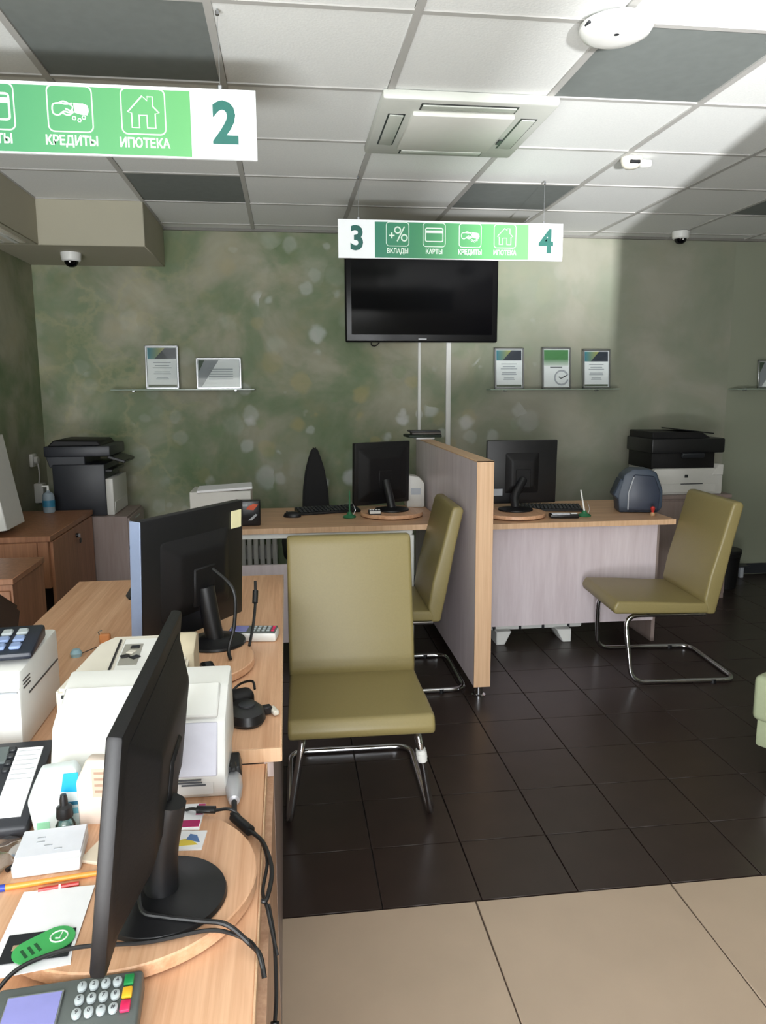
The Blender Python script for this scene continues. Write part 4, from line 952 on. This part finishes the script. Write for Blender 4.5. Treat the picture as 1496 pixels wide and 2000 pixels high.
# clear plastic bag at left
B = MB(); n = 9
for i in range(n):
    for j in range(n):
        pass
random.seed(3)
grid = [[B.b.verts.new((-0.03+0.06*i/(n-1), -0.05+0.10*j/(n-1), 0.004+0.012*math.sin(PI*i/(n-1))*math.sin(PI*j/(n-1))+random.uniform(0, 0.006))) for j in range(n)] for i in range(n)]
for i in range(n-1):
    for j in range(n-1): B.b.faces.new((grid[i][j], grid[i+1][j], grid[i+1][j+1], grid[i][j+1]))
o = B.obj('plastic_bag', thin_glass('cloudy_film', (0.80, 0.84, 0.87), 0.25), None, (-0.478, 1.205, ZN), (0, 0, -0.3))
tag(o, 'crumpled clear plastic bag at the left edge of the nearest desk', 'bag')
o = MB().cyl((-0.02, 0, 0.004), (0.02, 0, 0.004), 0.004, 0.003, 10).obj('marker_pen', black, None, (-0.447, 1.185, ZN), (0, 0, 1.0))
tag(o, 'short black marker pen beside the plastic bag', 'pen')
# brochures behind the stand
o = MB().box((0, 0, 0.003), (0.052, 0.075, 0.006), 0.0005, 1).obj('brochure', paper, None, (-0.186, 1.245, ZT), (0, 0, -0.05))
tag(o, 'white brochure with a magenta band behind the near monitor stand', 'brochure')
MB().box((0, -0.026, 0.0063), (0.050, 0.020, 0.0006)).obj('magenta_band', mat('magenta_print', (176, 26, 96), 0.5), o)
MB().box((0.02, 0.018, 0.0063), (0.012, 0.034, 0.0006)).obj('magenta_stripe', mat('magenta_print', (0, 0, 0)), o)
o = MB().box((0, 0, 0.0015), (0.052, 0.052, 0.003), 0.0004, 1).obj('leaflet', paper, None, (-0.176, 1.176, ZT), (0, 0, -0.08))
tag(o, 'small leaflet with yellow and blue print behind the near monitor stand', 'leaflet')
MB().prism([(-0.02, -0.018), (0.018, -0.014), (0.0, 0.004), (-0.02, -0.004)], 'Z', 0.0031, 0.0036).obj('yellow_print', mat('yellow_print', (226, 200, 70), 0.5), o)
MB().prism([(-0.004, 0.0), (0.02, -0.008), (0.012, 0.012), (0.0, 0.016)], 'Z', 0.0032, 0.0037).obj('blue_print', mat('blue_print', (86, 120, 170), 0.5), o)
# payment terminal in front
t = thing('payment_terminal', 'grey card payment terminal with lilac screen at the bottom left corner', 'terminal', (-0.275, 0.842, ZN), math.radians(4))
MB().prism([(-0.05, 0.0), (0.046, 0.0), (0.048, 0.030), (-0.05, 0.024)], 'X', -0.09, 0.082, 0.006, 3).obj('case', term_grey, t)
MB().box((-0.042, -0.004, 0.0285), (0.066, 0.066, 0.003), 0.001, 1, Euler((0.06, 0, 0))).obj('screen_bezel', silver, t)
MB().box((-0.042, -0.005, 0.0300), (0.061, 0.060, 0.002), 0, 1, Euler((0.06, 0, 0))).obj('screen', mat('lilac_lcd', (142, 142, 204), 0.2), t)
cols = {0: (36, 134, 72), 1: (232, 180, 50), 2: (214, 46, 92)}
for j in range(3):
    for i in range(5):
        x = 0.011+i*0.0138; y = 0.028-j*0.0195
        if i < 4:
            k_ = MB().lathe([(0.0056, 0), (0.0056, 0.003), (0.004, 0.0042), (0, 0.0042)], (x, y, 0.0285+y*0.0625), 14, Euler((0.06, 0, 0)), 1.0, 1.35).obj('key', key_grey, t)
            s_ = '123' if False else '1234567890ABC'[j*4+i] if j*4+i < 12 else '0'
        else:
            MB().box((x, y, 0.0305+y*0.0625), (0.012, 0.016, 0.005), 0.002, 2, Euler((0.06, 0, 0))).obj('function_key', mat('fkey_%s' % 'gyr'[j], cols[j], 0.35), t)
rows = ['1', '2', '3', '4'], ['5', '6', '7', '8'], ['9', '0', '*', '#']
for j in range(3):
    for i in range(4):
        x = 0.011+i*0.0138; y = 0.028-j*0.0195
        text(rows[j][i], 0.008, dark_print, t, (x, y, 0.0329+y*0.0625), (0.06, 0, 0), ext=0.0002, name='key_digit')
# terminal on the middle desk
t = thing('payment_terminal', 'white card payment terminal with lilac screen on the middle desk turntable', 'terminal', (-0.112, 2.185, ZM), math.radians(-8))
MB().box((0.0, 0, 0.014), (0.145, 0.07, 0.028), 0.008, 2).obj('case', white, t)
MB().box((0.0, 0, 0.0285), (0.138, 0.064, 0.003), 0.001, 1).obj('face_plate', term_grey, t)
MB().box((-0.04, 0, 0.0305), (0.05, 0.05, 0.002)).obj('screen', mat('lilac_lcd', (0, 0, 0)), t)
for j in range(3):
    for i in range(4): MB().box((0.005+i*0.014, 0.018-j*0.018, 0.031), (0.009, 0.011, 0.003), 0.001, 1).obj('key', key_grey, t)
for j in range(3): MB().box((0.0605, 0.018-j*0.018, 0.031), (0.009, 0.011, 0.003), 0.001, 1).obj('function_key', mat('fkey_r', (0, 0, 0)), t)
# black handheld on the middle desk
t = thing('barcode_cradle', 'black rounded scanner cradle with a white tab on the middle desk', 'scanner', (-0.106, 1.62, ZM), math.radians(20))
MB().lathe([(0.045, 0), (0.050, 0.008), (0.046, 0.026), (0.030, 0.038), (0, 0.042)], seg=32, sx=0.86, sy_=1.1).obj('shell', black, t)
MB().lathe([(0.018, 0.0), (0.018, 0.004), (0.012, 0.006), (0, 0.006)], (0.0, -0.012, 0.039), 20).obj('button', charcoal, t)
MB().box((0.010, 0.062, 0.024), (0.055, 0.045, 0.046), 0.014, 3).obj('head', black_soft, t)
MB().box((0.052, 0.008, 0.012), (0.022, 0.02, 0.018), 0.003, 1).obj('connector', black, t)
MB().box((0.066, -0.002, 0.010), (0.014, 0.034, 0.012), 0.003, 1).obj('tab', cream, t)
o = MB().tube(smooth([(-0.150, 1.745, ZM+0.012), (-0.125, 1.76, ZM+0.03), (-0.095, 1.735, ZM+0.045), (-0.088, 1.70, ZM+0.040)]), 0.003, 8).obj('device_cable', rubber)
tag(o, 'thin black cable curling from the scanner cradle on the middle desk', 'cable')
t = thing('remote_control', 'black glossy remote lying on the middle turntable', 'remote', (-0.205, 1.845, 0.775), math.radians(15))
MB().box((0, 0, 0.010), (0.035, 0.10, 0.020), 0.008, 2).obj('shell', black, t)
MB().box((0, 0.02, 0.0205), (0.014, 0.03, 0.002), 0.001, 1).obj('button', charcoal, t)
# barcode scanner
t = thing('barcode_scanner', 'silver and black handheld barcode scanner on the nearest desk edge', 'scanner', (-0.116, 1.375, ZN), math.radians(4))
MB().lathe([(0.0, -0.055), (0.010, -0.05), (0.014, -0.03), (0.0165, 0.0), (0.0155, 0.03), (0.013, 0.04)], (0, -0.02, 0.018), 20, Euler((-PI/2, 0, 0)), 1.0, 1.0).obj('body', mat('scanner_silver', (190, 190, 194), 0.3, 0.3), t)
MB().prism([(-0.017, 0.018), (-0.010, 0.006), (0.010, 0.006), (0.017, 0.018), (0.012, 0.042), (-0.012, 0.042)], 'Y', 0.012, 0.075, 0.004, 2).obj('head', black, t)
MB().box((0, 0.012, 0.042), (0.012, 0.03, 0.008), 0.003, 1).obj('trigger', black, t)
MB().tube([(0, -0.07, 0.018), (0, -0.10, 0.012)], 0.005, 8).obj('strain_relief', rubber, t)
# cables
def cable(pts, label, r=0.0028, n=8, name='power_cable', extra=None):
    o = MB().tube(smooth(pts, n), r, 8).obj(name, rubber); tag(o, label, 'cable')
    if extra:
        for a, b_, rr in extra: MB().cyl(a, b_, rr, None, 14).obj('ferrite', rubber, o)
    return o
cable([(-0.210, 1.285, ZN+0.006), (-0.183, 1.255, ZT+0.012), (-0.150, 1.240, ZT+0.014), (-0.112, 1.255, ZN+0.03), (-0.085, 1.232, ZN+0.012), (-0.060, 1.19, ZN+0.008), (-0.048, 1.13, ZN+0.008), (-0.053, 1.06, ZN+0.006), (-0.045, 1.02, ZN+0.004), (-0.032, 0.98, ZN-0.04)], 'black cable with a thick ferrite bead running behind the near turntable', extra=[((-0.170, 1.248, ZT+0.014), (-0.138, 1.243, ZT+0.014), 0.0065)])
cable([(-0.114, 1.276, ZN+0.010), (-0.100, 1.245, ZN+0.02), (-0.080, 1.205, ZN+0.02), (-0.055, 1.17, ZN+0.016), (-0.040, 1.10, ZN+0.014), (-0.046, 1.035, ZN+0.012), (-0.054, 1.03, ZN+0.012)], 'black scanner cable looping along the nearest desk edge', 0.0035, extra=[((-0.108, 1.252, ZN+0.018), (-0.078, 1.205, ZN+0.018), 0.009)])
cable([(-0.222, 1.02, ZT+0.05), (-0.215, 0.985, ZT+0.022), (-0.185, 0.975, ZT+0.016), (-0.135, 0.965, ZT+0.012), (-0.098, 0.955, ZT+0.010), (-0.068, 0.945, ZN+0.012), (-0.053, 0.925, ZN+0.008), (-0.047, 0.905, ZN-0.01)], 'black monitor cable crossing the near turntable rim', 0.0035)
cable([(-0.40, 0.835, ZN+0.004), (-0.385, 0.872, ZN+0.01), (-0.36, 0.905, ZT+0.006), (-0.325, 0.925, ZT+0.011), (-0.28, 0.935, ZT+0.012), (-0.20, 0.940, ZT+0.006), (-0.12, 0.952, ZT+0.006), (-0.075, 0.952, ZN+0.014), (-0.058, 0.930, ZN+0.014), (-0.049, 0.912, ZN-0.002)], 'black cable running across the bank card to the payment terminal', 0.0028)
cable([(-0.044, 1.03, ZN+0.006), (-0.036, 1.00, ZN-0.03), (-0.034, 0.96, ZN-0.08), (-0.036, 0.93, ZN-0.10)], 'black plug cable hanging down over the nearest desk edge', 0.0028, extra=[((-0.036, 0.93, ZN-0.10), (-0.037, 0.915, ZN-0.125), 0.006)])
cable([(-0.205, 2.03, 1.00), (-0.150, 1.99, 0.95), (-0.150, 1.98, 0.86), (-0.165, 1.96, 0.80), (-0.16, 1.93, 0.782)], 'black video cable hanging behind the middle desk monitor', 0.005)
cable([(-0.10, 2.16, 0.93), (-0.100, 2.13, 0.88), (-0.105, 2.08, 0.83), (-0.115, 2.02, 0.785)], 'black cable hanging right of the middle desk monitor', 0.004, extra=[((-0.0995, 2.145, 0.905), (-0.101, 2.125, 0.875), 0.008)])
# trinkets by the slip printer
t = thing('orange_clip', 'small orange plastic clip on the middle desk beside the slip printer', 'clip', (-0.535, 2.20, ZM))
MB().box((0, 0, 0.015), (0.03, 0.02, 0.03), 0.004, 1).obj('jaw', mat('orange_brown', (206, 136, 84), 0.4), t)
MB().tube([(-0.012, 0, 0.015), (-0.018, 0, 0.035), (-0.008, 0, 0.04)], 0.002, 6).obj('lever', silver, t)
t = thing('pale_blue_stopper', 'small pale blue stopper with a wire on the middle desk', 'stopper', (-0.59, 2.10, ZM))
MB().lathe([(0.014, 0), (0.016, 0.01), (0.010, 0.02), (0, 0.022)], seg=16).obj('knob', mat('pale_blue', (150, 186, 200), 0.35), t)
MB().tube([(0.012, 0.004, 0.006), (0.04, 0.06, 0.004)], 0.0012, 6).obj('wire', charcoal, t)
o = MB().prism([(-0.03, 0), (0.03, 0), (0.03, 0.03), (0.0, 0.045)], 'Y', -0.03, 0.03, 0.004, 1).obj('black_holder', black, None, (-0.545, 2.70, ZM), (0, 0, 0.4))
tag(o, 'small black holder left of the middle desk monitor', 'holder')

bpy.context.view_layer.update()
